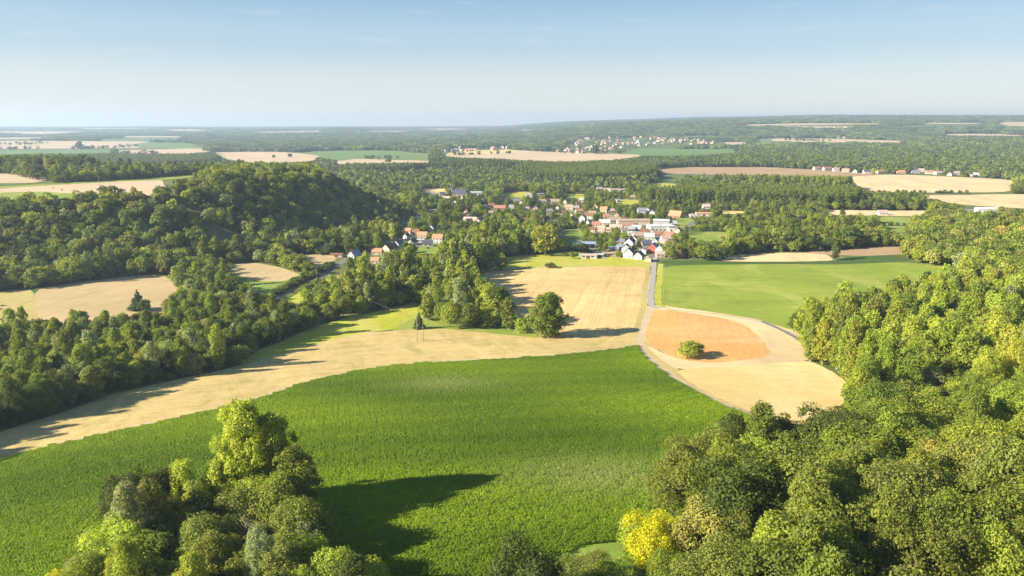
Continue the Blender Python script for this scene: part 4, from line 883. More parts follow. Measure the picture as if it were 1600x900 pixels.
# trees that stand out in the photograph: pixel of the foot, species, tint, height (m), width (m), label
KEY = [
 (857,526,'broadpop','green',27,26,'massive full-leaved poplar standing alone where stubble field meets pale strip'),
 (822,516,'shrub','fresh',8,14,'low rounded shrub at the foot of the massive lone poplar'),
 (765,510,'poplar','yellowgreen',28,19,'yellow-green poplar at the right end of the tree belt nearest the lone poplar'),
 (795,514,'tall','green',20,13,'mid green tree filling the belt end just left of the lone poplar shrub'),
 (783,505,'poplar','green',24,14,'darker columnar tree right behind the yellow-green belt end poplar'),
 (735,513,'round','green',17,14,'round mid green tree at the foot of the narrow green tree'),
 (668,500,'tall','fresh',18,12,'fresh upright tree behind the small pointed tree'),
 (742,506,'tall','green',24,12,'narrow green tree just left of the yellow-green poplar'),
 (718,506,'poplar','silver',31,12,'slender silvery poplar towering near the right end of the belt'),
 (703,511,'round','fresh',17,15,'rounded fresh green tree at the base of the slender silvery poplar'),
 (690,503,'round','green',14,13,'mid green tree beside the clover patch'),
 (655,514,'conifer','blue',12,7,'small dark pointed tree behind the two timber poles'),
 (594,474,'round','fresh',8,11,'small bright round tree alone at the upper meadow edge'),
 (570,465,'tall','dark',21,13,'dark upright tree left of the bright round tree, inner of the pair'),
 (577,470,'tall','green',19,12,'dark green tree right behind the bright round one'),
 (540,441,'shrub','dark',6,7,'dark round bush on the dry paddock'),
 (519,440,'shrub','fresh',5,7,'small light bush at the railway side of the paddock'),
 (1073,560,'shrub','fresh',8,10,'bright round bush standing in the orange field, left half'),
 (1087,555,'shrub','olive',6.5,9,'olive bush in the orange field, right half'),
 (217,484,'conifer','blue',15,12,'dark pointed tree standing at the edge of the small tan field'),
 (226,487,'round','dark',9,8,'low dark tree right of the dark pointed one by the tan field'),
 (1248,521,'oak','dark',15,14,'dark rounded tree at the gravel road bend by the green field'),
 (1272,528,'round','green',14,13,'green tree just right of the dark tree at the road bend'),
 (1285,503,'tall','yellowgreen',17,10,'pale yellow-green slender tree at the edge of the green field'),
 (1332,500,'oak','dark',19,20,'large dark oak against the green field'),
 (1445,465,'tall','dark',20,13,'dark upright tree by the pale track end'),
 (1490,500,'oak','dark',18,19,'large dark oak inside the pale poplar wood'),
 (388,800,'broadpop','yellowgreen',31,19,'giant yellow-green poplar beside its long shadow on the maize'),
 (432,796,'broadpop','fresh',27,17,'full green poplar grown into the giant yellow-green one'),
 (462,812,'tall','green',20,15,'dense green tree on the shadow side of the giant poplar'),
 (484,872,'round','green',15,14,'round green tree lowest along the shaded maize edge'),
 (350,812,'tall','fresh',17,12,'leafy green tree tucked against the left foot of the giant poplar'),
 (440,835,'round','fresh',16,14,'round green tree at the shadow side foot of the giant poplar'),
 (470,850,'round','olive',12,12,'olive tree at the very edge of the shaded maize'),
 (285,812,'tall','yellowgreen',16,10,'light yellow-green tree left of the giant poplar'),
 (213,835,'oak','dark',17,15,'dark oak of the maize clump with a deep shaded crown'),
 (255,822,'round','dark',16,12,'dark tree between the dark oak and the giant poplar'),
 (200,905,'oak','yellowgreen',14,16,'broad yellow-green tree in front of the dark oak'),
 (320,890,'round','olive',14,15,'broad olive tree below the giant poplar'),
 (395,880,'dead','olive',13,7,'thin bare-stemmed pale tree in front of the giant poplar'),
 (430,905,'round','olive',9,11,'small olive bush-like tree at the giant poplar foot'),
 (455,860,'round','olive',13,11,'greyish olive tree right below the giant poplar'),
 (150,905,'shrub','silver',5.5,11,'pale grey-green shrub at the maize edge in the lower corner'),
 (95,935,'shrub','yellow',5,8,'yellow flowering shrub at the lower margin'),
 (505,915,'shrub','fresh',6.5,9,'fresh green shrub at the lower margin under the shadow, left one'),
 (575,920,'shrub','yellowgreen',6,8,'yellow-green shrub at the lower margin under the shadow, right one'),
 (1016,898,'oak','yellow',14,15,'golden yellow tree at the maize edge'),
 (1052,890,'tall','yellow',13,9,'second smaller golden tree touching the golden yellow one'),
 (930,912,'round','olive',7,9,'small olive tree at the grass margin left of the golden tree'),
 (895,905,'shrub','green',4.5,8,'low green shrub at the tip of the grass margin'),
 (975,945,'oak','fresh',9,13,'broad low green tree in front of the golden yellow one'),
 (1060,940,'oak','green',11,15,'broad green tree in front of the second golden tree'),
 (920,960,'round','fresh',7,11,'fresh green small tree at the lower margin right of the maize'),
 (985,1010,'round','olive',8,12,'olive small tree cut by the lower frame under the golden tree'),
 (1235,850,'oak','green',24,26,'huge green oak with a deep dark gap to its right'),
 (1120,770,'oak','olive',20,22,'large olive oak at the maize corner'),
 (1060,790,'oak','olive',19,17,'olive oak bulging over the maize'),
 (1290,725,'oak','dark',18,18,'dark oak below the golden field tip'),
 (1210,735,'oak','dark',18,19,'dark oak left of the golden field tip'),
 (1140,720,'round','dark',17,14,'dark tree at the upper tip of the wood by the track'),
 (1375,800,'oak','olive',18,18,'olive-green round oak right of the deep dark gap'),
 (1600,485,'oak','tan',15,15,'tan-flecked tree on the slope by the frame edge'),
 (1510,425,'oak','silver',17,24,'whitish flowering tree on the slope behind the green field'),
 (1455,415,'round','tan',15,13,'tan-flecked tree at the lower slope behind the green field'),
 (1555,430,'round','tan',13,14,'tan-flecked tree below the whitish flowering one'),
 (1545,520,'round','yellow',10,11,'small lemon yellow tree in the pale poplar wood'),
 (57,330,'round','yellow',14,13,'yellowing tree at the hilltop grass edge'),
 (104,352,'dead','silver',15,10,'bare whitish tree on the wooded hillside'),
 (97,430,'round','yellow',9,7,'bright yellow little tree low on the wooded hillside'),
 (325,350,'round','silver',15,16,'pale silvery tree above the wire clearing'),
 (463,340,'round','yellowgreen',15,12,'light green tree high on the shaded slope'),
 (467,276,'round','yellowgreen',13,12,'yellow-topped tree on the crest of the wooded hill'),
 (568,370,'poplar','yellowgreen',19,8,'sunlit yellow-green poplar, leftmost of the row over the hamlet'),
 (580,371,'poplar','yellowgreen',18,7,'sunlit yellow-green poplar, second of the row over the hamlet'),
 (589,373,'poplar','yellowgreen',17,7,'sunlit yellow-green poplar, third of the row over the hamlet'),
 (604,376,'poplar','yellowgreen',21,9,'sunlit yellow-green poplar, fourth of the row over the hamlet'),
 (614,377,'poplar','yellowgreen',20,9,'sunlit yellow-green poplar, closest to the orange roofs'),
 (852,400,'oak','fresh',30,28,'very large fresh green tree at the left of the village meadow'),
 (698,330,'oak','green',20,22,'dense round green tree in the park below the church'),
 (640,318,'oak','green',20,16,'round green park tree nearest the hill end'),
 (893,404,'shrub','olive',6,5,'small upright bush alone on the grassland'),
 (859,418,'shrub','dark',4,9,'dark low bush at the stubble field corner'),
 (903,392,'shrub','dark',8,14,'dark thicket left of the open shed'),
 (1235,370,'tall','green',22,14,'tall green tree in the woods right of the village, left part'),
 (1180,392,'oak','green',24,20,'very tall full tree at the cream field corner, left one'),
 (1210,392,'oak','olive',24,22,'very tall full tree at the cream field corner, right one'),
 (1330,386,'oak','dark',22,26,'broad dark tree at the far end of the tan strip'),
 (1045,400,'oak','olive',15,15,'olive tree at the road end right of the houses'),
 (1095,405,'round','green',14,18,'green tree over the dark crop strip'),
 (930,240,'broadpop','blue',34,40,'large dark clump tree before the distant village'),
 (125,233,'broadpop','blue',38,42,'large dark tree alone on the far plain'),
 (1365,272,'round','fresh',14,18,'light tree among the row houses'),
 (988,306,'round','yellow',10,9,'yellow little tree behind the small rear meadow'),
]
kx, ky, kz = at([k[0] for k in KEY], [k[1] for k in KEY])
for (px, py, sp, tn, Hh, wd, lab), x, y in zip(KEY, kx, ky): add_tree(float(x), float(y), sp, tn, Hh, wd, 'key', lab, 0)
KX = np.array([t[0] for t in TREES]); KY = np.array([t[1] for t in TREES]); KR = np.array([t[5] * SPEC[t[3]][2] for t in TREES]) * .75

hx = np.array([h[5] for h in HOUSES]); hy = np.array([h[6] for h in HOUSES]); hr = np.array([h[7] for h in HOUSES])
def clear_of(x, y, cx, cy, cr, pad=0):
    ok = np.ones(len(x), bool)
    for a, b, r in zip(cx, cy, cr): ok &= (x - a) ** 2 + (y - b) ** 2 > (r + pad) ** 2
    return ok

CLEARVIEW = [np.array(chaikin(p)) for n, m, p in FIELDS if n in ('far_field', 'village_meadow', 'valley_meadow', 'hilltop_meadow', 'cream_field', 'tan_strip', 'dark_crop_strip', 'house_meadow', 'hillside_clearing')]
CLEARVIEW += [np.array(p, float) for p in (
    [(-60,457),(52,452),(130,440),(230,429),(262,434),(280,455),(262,466),(240,462),(200,490),(130,478),(112,492),(60,500),(0,510),(-60,520)],
    [(-60,285),(0,295),(60,289),(200,281),(252,279),(255,290),(240,300),(170,291),(120,303),(70,306),(40,303),(-60,308)],
    [(345,418),(400,411),(440,418),(480,431),(468,446),(425,462),(385,452)],
    [(418,474),(450,452),(500,428),(538,402),(553,408),(520,430),(470,458),(435,478)],
    [(450,470),(480,450),(528,432),(560,426),(565,436),(530,446),(500,470)],
    [(1035,410),(1400,410),(1470,418),(1480,430),(1290,436),(1250,480),(1040,472)],
    [(800,422),(1015,420),(1010,500),(900,500),(895,450),(820,445)],
    [(868,238),(880,226),(900,217),(930,216),(1000,214),(1055,219),(1130,221),(1130,226),(1060,226),(1000,230),(965,235),(950,241)],
    [(685,238),(700,232),(800,230),(795,234),(720,239)])]
def hides_field(x, y, z, H):
    bad = np.zeros(len(x), bool)
    for k in (.2, .55, .92):
        X, Yt, D = proj(x, y, z + H * k); far = D > 440
        for p in CLEARVIEW: bad[far] |= inside(p, X[far], Yt[far])
    return bad
def hides_house(x, y, z, H, rad):
    """tree crowns that would stand before a listed house"""
    X, Yb, D = proj(x, y, z + 1); _, Yt, _ = proj(x, y, z + H); hwid = rad * FPX / D
    bad = np.zeros(len(x), bool)
    for (a, yb, hw, yt, d, *_r) in HOUSES:
        ov = np.minimum(X + hwid, a + hw) - np.maximum(X - hwid, a - hw)
        bad |= (D < d + 3) & (ov > 0.25 * hw) & (Yt < yb * .75 + yt * .25) & (Yb > yt)
    return bad | hides_field(x, y, z, H)

def scatter(x, y, op=None):
    """zone: near region scatter with individual species"""
    z = hf(x, y); X, Y, D = proj(x, y, z)
    f = in_frustum(x, y, z) & keep_clear(x, y, op=op); x, y, z, X, Y = x[f], y[f], z[f], X[f], Y[f]
    f = clear_of(x, y, KX, KY, KR) & clear_of(x, y, hx, hy, hr, 3); return x[f], y[f], z[f], X[f], Y[f]

taken = []
for ri, (place, poly, spw, tw, sf, sp_, mode) in enumerate(REG):
    P = world_poly(poly, 1); x0, y0 = P.min(0); x1, y1 = P.max(0)
    x0, x1, y0, y1 = max(x0, -1500), min(x1, 1500), max(y0, 70), min(y1, 1700)
    x, y = pts_grid(x0, x1, y0, y1, sp_)
    x, y, z, X, Y = scatter(x, y, OPEN_WOOD if ri < 2 else [polys[-1][2]] if mode == 'h' else OPEN[:-1])
    pp = np.array(poly, float)
    f = inside(pp, X, Y)
    for q in range(ri): f &= ~inside(np.array(REG[q][1], float), X, Y)
    if 'wooded hillside' in place:                   # clearing under the wires
        f &= ~inside(np.array([(262,318),(285,316),(330,345),(385,385),(378,402),(340,400),(300,352)], float), X, Y)
    x, y, z = x[f], y[f], z[f]; n = len(x)
    if n == 0: continue
    if ri == 1:
        Xq, Yq, _ = proj(x, y, z); f = ~inside(np.array([(830,860),(1095,880),(1110,1160),(830,1160)], float), Xq, Yq); x, y, z = x[f], y[f], z[f]; n = len(x)
    S_ = pick(RNG, spw, n); Tn = pick(RNG, tw, n)
    Hh = np.array([SPEC[s][0] for s in S_]) * sf * RNG.uniform(.62, 1.25, n)
    rd = np.array([SPEC[s][2] for s in S_]) * sf
    if mode == 'h':
        keepc, CLEARVIEW = CLEARVIEW, []; f = ~hides_house(x, y, z, Hh, rd); CLEARVIEW = keepc
    elif mode == 'v' or 'belt running' in place or 'right of the village' in place:
        f = ~hides_house(x, y, z, Hh, rd)
        if mode == 'v': f &= RNG.random(n) < .86
    else: f = ~hides_house(x, y, z, Hh, rd)
    if 'wooded hillside' in place:                   # the wood thins out to the hilltop field
        for k in (.6, .8, 1.0):
            Xq, Yq, _ = proj(x, y, z + Hh * k); f &= ~inside(np.array([(252,236),(400,236),(352,254),(305,268),(270,284),(254,288)], float), Xq, Yq)
    for i in np.where(f)[0]: add_tree(float(x[i]), float(y[i]), S_[i], Tn[i], Hh[i], 2.3 * rd[i] * RNG.uniform(.8, 1.2), place)
REGP = [np.array(r[1], float) for r in REG]
for place, poly, sp_, tn in PLANT:
    P = world_poly(poly, 1); x0, y0 = P.min(0); x1, y1 = P.max(0)
    gx, gy = np.meshgrid(np.arange(x0, x1, sp_), np.arange(y0, y1, sp_)); x = gx.ravel() + RNG.uniform(-.5, .5, gx.size); y = gy.ravel() + RNG.uniform(-.5, .5, gx.size)
    f = inside(P, x, y); x, y = x[f], y[f]; f = keep_clear(x, y) & in_frustum(x, y, hf(x, y)); x, y = x[f], y[f]
    f = ~hides_field(x, y, hf(x, y), np.full(len(x), 24.0)); x, y = x[f], y[f]
    for i in range(len(x)): add_tree(float(x[i]), float(y[i]), 'plant', tn if RNG.random() < .85 else 'dark', 24 * RNG.uniform(.9, 1.08), sp_ * 1.15, place)
print('trees', len(TREES), round(time.time() - T0, 1))

# everything else of the valley out to 3 km: loose woods
PLW = [world_poly(p[1], 1) for p in PLANT]
def bulk(x0, x1, y0, y1, s, thin=1.0):
    x, y = pts_grid(x0, x1, y0, y1, s); z = hf(x, y)
    f = in_frustum(x, y, z, 60, 60) & keep_clear(x, y); x, y, z = x[f], y[f], z[f]
    X, Y, D = proj(x, y, z); f = np.ones(len(x), bool)
    for p in REGP: f &= ~inside(p, X, Y)
    for p in PLW: f &= ~inside(p, x, y)
    f &= clear_of(x, y, hx, hy, hr, 4) & clear_of(x, y, KX, KY, KR)
    f &= RNG.random(len(x)) < thin
    return x[f], y[f], z[f]
x, y, z = bulk(-1500, 1500, 330, 1500, 9.5)
S_ = pick(RNG, 'round 5 tall 2 oak 2 poplar .6', len(x)); Tn = pick(RNG, 'green 4 dark 2.5 fresh 2 olive 1 silver .5', len(x))
Hh = np.array([SPEC[s][0] for s in S_]) * .75 * RNG.uniform(.6, 1.2, len(x)); rd = np.array([SPEC[s][2] for s in S_]) * .8
f = ~hides_house(x, y, z, Hh, rd)
for i in np.where(f)[0]: add_tree(float(x[i]), float(y[i]), S_[i], Tn[i], Hh[i], 2.3 * rd[i], 'valley woods')
x, y, z = bulk(-2600, 2600, 1500, 3200, 14)
Hh = RNG.uniform(11, 20, len(x)); f = ~hides_house(x, y, z, Hh, 7)
S_ = pick(RNG, 'round 5 tall 2 oak 2', len(x)); Tn = pick(RNG, 'green 4 dark 2.5 fresh 1.5', len(x))
for i in np.where(f)[0]: add_tree(float(x[i]), float(y[i]), S_[i], Tn[i], Hh[i], 15, 'far woods')
print('trees', len(TREES), round(time.time() - T0, 1))

for (ax, ay), (bx, by), sp_, Hh_ in (((0,226.5),(62,226),14,15), ((20,224.7),(80,224.3),14,13), ((0,234),(64,233),13,16), ((108,234),(180,231.5),14,16), ((185,230.5),(216,229.5),14,16), ((190,242),(262,240),15,16), ((556,248),(622,249.5),13,14),
                                  ((425,247),(455,246),13,13), ((600,254.5),(612,255),9,16), ((705,243),(800,240.5),14,13), ((1350,302),(1520,302.5),8,6), ((1225,219),(1300,221.5),14,13), ((60,283),(330,272),11,17), ((870,357),(905,356),9,7), ((1085,353),(1140,358),8,8), ((0,268),(60,282),12,18), ((1340,352),(1420,353),8,5)):
    n = max(2, int(np.hypot(*(np.array(at(bx, by))[:2, 0] - np.array(at(ax, ay))[:2, 0])) / sp_)); q = RNG.uniform(0, 1, n)
    lx, ly, lz = at(ax + (bx - ax) * q, ay + (by - ay) * q)
    for i in range(n): add_tree(float(lx[i]), float(ly[i]) + RNG.uniform(-4, 4), 'round' if Hh_ > 8 else 'shrub', ['green', 'dark'][i % 2], Hh_ * RNG.uniform(.6, 1.15), Hh_ * RNG.uniform(.8, 1.1), 'field tree rows')
for poly, n in (([(868,240),(880,226),(900,217),(1055,217),(1130,221),(1130,226),(1060,226),(950,241)], 230), ([(685,239),(700,231),(800,230),(795,235)], 40)):
    p = np.array(poly, float); qx = RNG.uniform(p[:, 0].min(), p[:, 0].max(), n * 2); qy = RNG.uniform(p[:, 1].min(), p[:, 1].max(), n * 2); f = inside(p, qx, qy); lx, ly, lz = at(qx[f], qy[f])
    for i in range(len(lx)): add_tree(float(lx[i]), float(ly[i]), 'round', 'green', RNG.uniform(6, 10), RNG.uniform(9, 16), 'far gardens')
# --- which are built one by one: those that show largest, by kind
TX = np.array([t[0] for t in TREES]); TY = np.array([t[1] for t in TREES]); TZ = np.array([t[2] for t in TREES])
TH = np.array([t[6] * SPEC[t[3]][0] for t in TREES]); PX, PYb, PD = proj(TX, TY, TZ); _, PYt, _ = proj(TX, TY, TZ + TH)
app = TH * FPX / PD
onscreen = (PX > -5) & (PX < 1605) & (PYt < 880) & (PD < 1700)
# hidden behind the terrain?
vis = onscreen.copy(); idx = np.where(onscreen)[0]
tt = np.linspace(.05, .97, 60)[None]
sx = TX[idx, None] * tt; sy = TY[idx, None] * tt; sz = CAMZ + (TZ[idx] + TH[idx] * .9 - CAMZ)[:, None] * tt
cover = np.where((sy > 560) & (sdist(HILL_L, sx, sy) > 30), 9.0, 0.0)
vis[idx] = (sz > hf(sx, sy) + cover).all(1)
kinds = np.array([KIND[t[3]] for t in TREES]); single = np.zeros(len(TREES), bool)
CAPS = {'broadleaf_tree': 290, 'poplar_tree': 200, 'conifer_tree': 50, 'shrub': 90, 'dead_tree': 20}
for kd, cap in CAPS.items():
    c = np.where((kinds == kd) & vis)[0]
    iskey = np.array([TREES[i][11] is not None for i in c])
    order = np.argsort(-(app[c] + 1e4 * iskey)); single[c[order[:cap]]] = True
for i, t in enumerate(TREES):
    if t[11]: single[i] = True

# labels: look + place + where in that place
def zone_word(i, members):
    xs = PX[members]; ys = PYb[members]
    u = (PX[i] - xs.min()) / (np.ptp(xs) + 1e-6); v = (PYb[i] - ys.min()) / (np.ptp(ys) + 1e-6)
    return ('upper', 'middle', 'lower')[min(2, int(v * 3))], ('left', 'centre', 'right')[min(2, int(u * 3))]
SI = np.where(single)[0]; byplace = {}
for i in SI:
    if TREES[i][11] is None: byplace.setdefault(TREES[i][10], []).append(i)
cells = {}
for place, mem in byplace.items():
    mem = np.array(mem)
    for i in mem:
        vv, uu = zone_word(i, mem); cells.setdefault((place, vv, uu, TREES[i][3], TREES[i][9]), []).append(i)
LABEL, GROUP = {}, {}
ORD = ['leftmost', 'second', 'third', 'fourth', 'fifth', 'sixth']
SHORT = {'clump beside the long shadow on the maize': 'maize-shadow clump', 'wood edge at the foot of the maize field': 'wood edging the maize', 'wooded slope in the lower corner': 'lower corner slope',
 'pale poplar wood right of the golden field': 'wood by golden field', 'wooded slope behind the green field': 'slope behind green field', 'wooded hillside below the hilltop stubble': 'wooded hillside',
 'tree belt between the small tan field and the stubble strip': 'belt above pale strip', 'tree belt running from the poles to the village': 'belt towards village', 'front poplar plantation right of the village': 'front poplar plantation',
 'dark-sided poplar plantation above the pink roofs': 'dark-sided plantation', 'second poplar plantation behind the village': 'second poplar plantation'}
for (place, vv, uu, sp, tn), mem in cells.items():
    mem = sorted(mem, key=lambda i: PX[i]); base = f'{SWORD[sp]} {TWORD[tn]} {"shrub" if sp == "shrub" else "tree"}'
    pl = SHORT.get(place, place)
    for k, i in enumerate(mem):
        LABEL[i] = base + f', {vv} {uu} of {pl}' if len(mem) == 1 or len(mem) > 6 else f'{ORD[k]} {"" if k == 0 else "from left "}{base}, {vv} {uu}, {pl}'
        GROUP[i] = f'trees of the {pl}' if len(mem) <= 6 else f'{base}s {vv} {uu} of {pl}'

def tree_object(i):
    x, y, z, sp, v, sxy, sz, rz, tint, tn, place, lab = TREES[i]
    lod = 'close' if PD[i] < 310 else 'near' if PD[i] < 520 else 'mid' if PD[i] < 1500 else 'low'
    e = bpy.data.objects.new(KIND[sp], None); COL.objects.link(e); e.empty_display_size = .5
    e.location = (x, y, z); e.rotation_euler = (0, 0, rz); e.scale = (sxy, sxy, sz)
    tag(e, lab or LABEL[i], CAT[KIND[sp]], GROUP.get(i))
    t = link('trunk', TRUNK[sp, v], e)
    c = link('crown', CROWN[sp, v, lod], e); c['tint'] = [float(a) for a in tint]
for i in SI: tree_object(i)
print('single trees', len(SI), round(time.time() - T0, 1))

# --- the rest: instanced as stuff
SRC = {}
def join_mesh(sp, v, lod):
    cm = CROWN[sp, v, lod]; tm = TRUNK[sp, v]
    import bmesh
    bm = bmesh.new(); bm.from_mesh(tm); nf = len(bm.faces); bm.from_mesh(cm); bm.faces.ensure_lookup_table()
    for k in range(nf, len(bm.faces)): bm.faces[k].material_index = 1
    me = bpy.data.meshes.new('tree_mesh'); bm.to_mesh(me); bm.free()
    me.materials.append(tm.materials[0]); me.materials.append(cm.materials[0]); return me

def source_set(key, meshes):
    c = bpy.data.collections.new('source_' + key)
    for k, me in enumerate(meshes):
        o = bpy.data.objects.new(f'{key}_{k:03d}', me); c.objects.link(o)
    return c

def scatter_object(name, coll, P, idx, scale, rot, tint, label=None):
    me = bpy.data.meshes.new(name); me.vertices.add(len(P)); me.vertices.foreach_set('co', np.asarray(P, np.float32).ravel())
    def attr(n, t, a, f='value'):
        at_ = me.attributes.new(n, t, 'POINT'); at_.data.foreach_set(f, np.ascontiguousarray(a).ravel())
    attr('idx', 'INT', np.asarray(idx, np.int32)); attr('scl', 'FLOAT_VECTOR', np.asarray(scale, np.float32), 'vector')
    attr('rot', 'FLOAT', np.asarray(rot, np.float32)); attr('tint', 'FLOAT_COLOR', np.column_stack([tint, np.ones(len(P))]).astype(np.float32), 'color')
    me.update(); o = link(name, me)
    g = bpy.data.node_groups.new(name + '_nodes', 'GeometryNodeTree')
    g.interface.new_socket('Geometry', in_out='INPUT', socket_type='NodeSocketGeometry'); g.interface.new_socket('Geometry', in_out='OUTPUT', socket_type='NodeSocketGeometry')
    N = g.nodes.new; gi, go = N('NodeGroupInput'), N('NodeGroupOutput')
    ip = N('GeometryNodeInstanceOnPoints'); ci = N('GeometryNodeCollectionInfo'); ci.inputs[0].default_value = coll; ci.inputs[1].default_value = True; ci.inputs[2].default_value = True
    def na(n, t): a = N('GeometryNodeInputNamedAttribute'); a.data_type = t; a.inputs[0].default_value = n; return a.outputs[0]
    cx = N('ShaderNodeCombineXYZ'); g.links.new(na('rot', 'FLOAT'), cx.inputs[2])
    g.links.new(gi.outputs[0], ip.inputs['Points']); g.links.new(ci.outputs[0], ip.inputs['Instance']); ip.inputs['Pick Instance'].default_value = True
    g.links.new(na('idx', 'INT'), ip.inputs['Instance Index']); g.links.new(na('scl', 'FLOAT_VECTOR'), ip.inputs['Scale'])
    er = N('FunctionNodeEulerToRotation'); g.links.new(cx.outputs[0], er.inputs[0]); g.links.new(er.outputs[0], ip.inputs['Rotation'])
    g.links.new(ip.outputs[0], go.inputs[0])
    md = o.modifiers.new('scatter', 'NODES'); md.node_group = g
    return tag(o, label, None, None, 'stuff')

def scatter_trees(name, sel, lod, label):
    sel = np.array(sel)
    if len(sel) == 0: return
    keys = sorted({(TREES[i][3], TREES[i][4]) for i in sel}); coll = source_set(name, [join_mesh(s, v, lod) for s, v in keys])
    km = {k: n for n, k in enumerate(keys)}
    scatter_object(name, coll, np.column_stack([TX[sel], TY[sel], TZ[sel]]), [km[TREES[i][3], TREES[i][4]] for i in sel],
                   [(TREES[i][5], TREES[i][5], TREES[i][6]) for i in sel], [TREES[i][7] for i in sel], [np.array(TREES[i][8]) * np.clip(np.array([1.12, 1.1, 1.0]) - np.array([.3, .27, .1]) * PD[i] / 1800, [.74, .8, .9], 1) for i in sel], label)  # tints dimmed and blued with camera distance: haze put into the leaf colour
rest = np.where(~single)[0]; pl = np.array([TREES[i][3] == 'plant' for i in rest])
d = PD[rest]
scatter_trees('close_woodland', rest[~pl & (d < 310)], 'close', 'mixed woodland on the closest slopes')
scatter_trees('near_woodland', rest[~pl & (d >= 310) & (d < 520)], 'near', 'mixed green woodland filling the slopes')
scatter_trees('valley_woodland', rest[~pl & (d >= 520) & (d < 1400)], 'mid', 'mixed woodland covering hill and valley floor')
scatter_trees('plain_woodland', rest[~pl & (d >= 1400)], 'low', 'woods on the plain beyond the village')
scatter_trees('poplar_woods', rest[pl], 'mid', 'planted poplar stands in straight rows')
print('rest', len(rest), round(time.time() - T0, 1))

# far forests: patches of canopy
def patch(seed, n, size, ext, H):
    g = np.random.default_rng(seed); Vs, Fs = [], []; b = 0
    for k in range(n):
        V, F = crown_np(g, H * g.uniform(.75, 1.1), 2, g.uniform(5, 7.5), 70, size, 7, 3.6, 'round')
        V += np.array([g.uniform(-ext, ext), g.uniform(-ext, ext), -1.0]); Vs.append(V); Fs.append(F + b); b += len(V)
    return mesh_np('canopy_patch', np.vstack(Vs), np.vstack(Fs), [M_LEAF_FAR])
far_src = source_set('far_canopy', [patch(s, 24, 4.2, 24, 16) for s in range(5)])
def far_forest(name, x0, x1, y0, y1, s, sc, hsc, label):
    x, y = pts_grid(x0, x1, y0, y1, s); z = hf(x, y)
    f = in_frustum(x, y, z, 60, 60) & keep_clear(x, y); x, y, z = x[f], y[f], z[f]
    ok0 = ~(hides_field(x, y, z, np.full(len(x), 15 * hsc)) | hides_field(x, y + s * .5, z, np.full(len(x), 15 * hsc)) | hides_field(x, y - s * .5, z, np.full(len(x), 15 * hsc))); x, y, z = x[ok0], y[ok0], z[ok0]
    X, Y, D = proj(x, y, z); _, Yt, _ = proj(x, y, z + 15 * hsc); hw = s * .5 * FPX / D; ok = np.ones(len(x), bool)
    for (a, yb, w, yt, dd, *_r) in HOUSES:
        if dd > 1500: ok &= ~((np.abs(X - a) < w * 1.0 + hw * .7) & (D < dd + s * .6) & (D > dd - s * 1.3))
    x, y, z = x[ok], y[ok], z[ok]; n = len(x)
    Tn = pick(RNG, 'green 4 dark 3 fresh 1', n); t = np.array([TINT[k] for k in Tn]) * RNG.uniform(.85, 1.2, (n, 1)) * np.array([.78, .84, 1.5])  # far canopy tints pushed to blue, distance haze painted into the leaves
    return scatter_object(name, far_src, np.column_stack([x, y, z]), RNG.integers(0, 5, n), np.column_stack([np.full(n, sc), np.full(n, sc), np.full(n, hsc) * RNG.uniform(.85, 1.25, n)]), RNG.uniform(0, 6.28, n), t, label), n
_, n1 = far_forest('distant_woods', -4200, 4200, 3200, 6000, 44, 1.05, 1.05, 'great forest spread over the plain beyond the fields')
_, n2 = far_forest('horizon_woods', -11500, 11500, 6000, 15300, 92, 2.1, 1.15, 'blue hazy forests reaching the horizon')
print('far', n1, n2, round(time.time() - T0, 1))

# ------------------------------------------------------------------ maize plants standing on the field
def maize_patch(seed):
    g = np.random.default_rng(seed); Vs = []; n = 0
    rows = np.arange(-1.2, 1.2, .8)
    for ry in rows:
        for px in np.arange(-1.2, 1.2, .2):
            x, y = px + g.uniform(-.06, .06), ry + g.uniform(-.05, .05); h = g.uniform(1.05, 1.25)
            for k in range(3):
                a = g.uniform(0, 6.28); L = g.uniform(.3, .48); w = g.uniform(.05, .09); cx, sx_ = math.cos(a), math.sin(a)
                p0 = np.array([x, y, h * .35]); p1 = p0 + (cx * L * .6, sx_ * L * .6, h * .6); p2 = p0 + (cx * L * 1.2, sx_ * L * 1.2, h * .35); s = np.array([-sx_, cx, 0]) * w
                Vs += [p0 - s, p0 + s, p1 + s * 1.6, p1 - s * 1.6, p1 - s * 1.6, p1 + s * 1.6, p2 + s * .4, p2 - s * .4]
    V = np.array(Vs); return mesh_np('maize_mesh', V, np.arange(len(V)).reshape(-1, 4), [M_MAIZE])
mz = [w for nm, mk, w in polys if nm == 'maize_field'][0]
x0, y0 = mz.min(0); x1, y1 = mz.max(0)
gx, gy = np.meshgrid(np.arange(x0, x1, 2.4), np.arange(y0, y1, 2.4)); rr_ = R(12)
cx_, cy_ = (x0 + x1) / 2, (y0 + y1) / 2; ext = max(x1 - x0, y1 - y0)
gx, gy = np.meshgrid(np.arange(-ext, ext, 2.4), np.arange(-ext, ext, 2.4))
x = cx_ + gx.ravel() * math.cos(rr_) - gy.ravel() * math.sin(rr_); y = cy_ + gx.ravel() * math.sin(rr_) + gy.ravel() * math.cos(rr_)
f = inside(mz, x, y); x, y = x[f], y[f]; f = inside(mz, x + 1.3, y + 1.3) & inside(mz, x - 1.3, y - 1.3) & inside(mz, x + 1.3, y - 1.3) & inside(mz, x - 1.3, y + 1.3); x, y = x[f], y[f]; z = hf(x, y); f = in_frustum(x, y, z, 60, 200); x, y, z = x[f], y[f], z[f]
ok = np.ones(len(x), bool)
for nm, mk, w in polys:
    if nm in ('grass_margin', 'track'): ok &= ~inside(w, x, y)
X, Y, _ = proj(x, y, z)
for q in (0, 1): ok &= ~inside(REGP[q], X, Y)
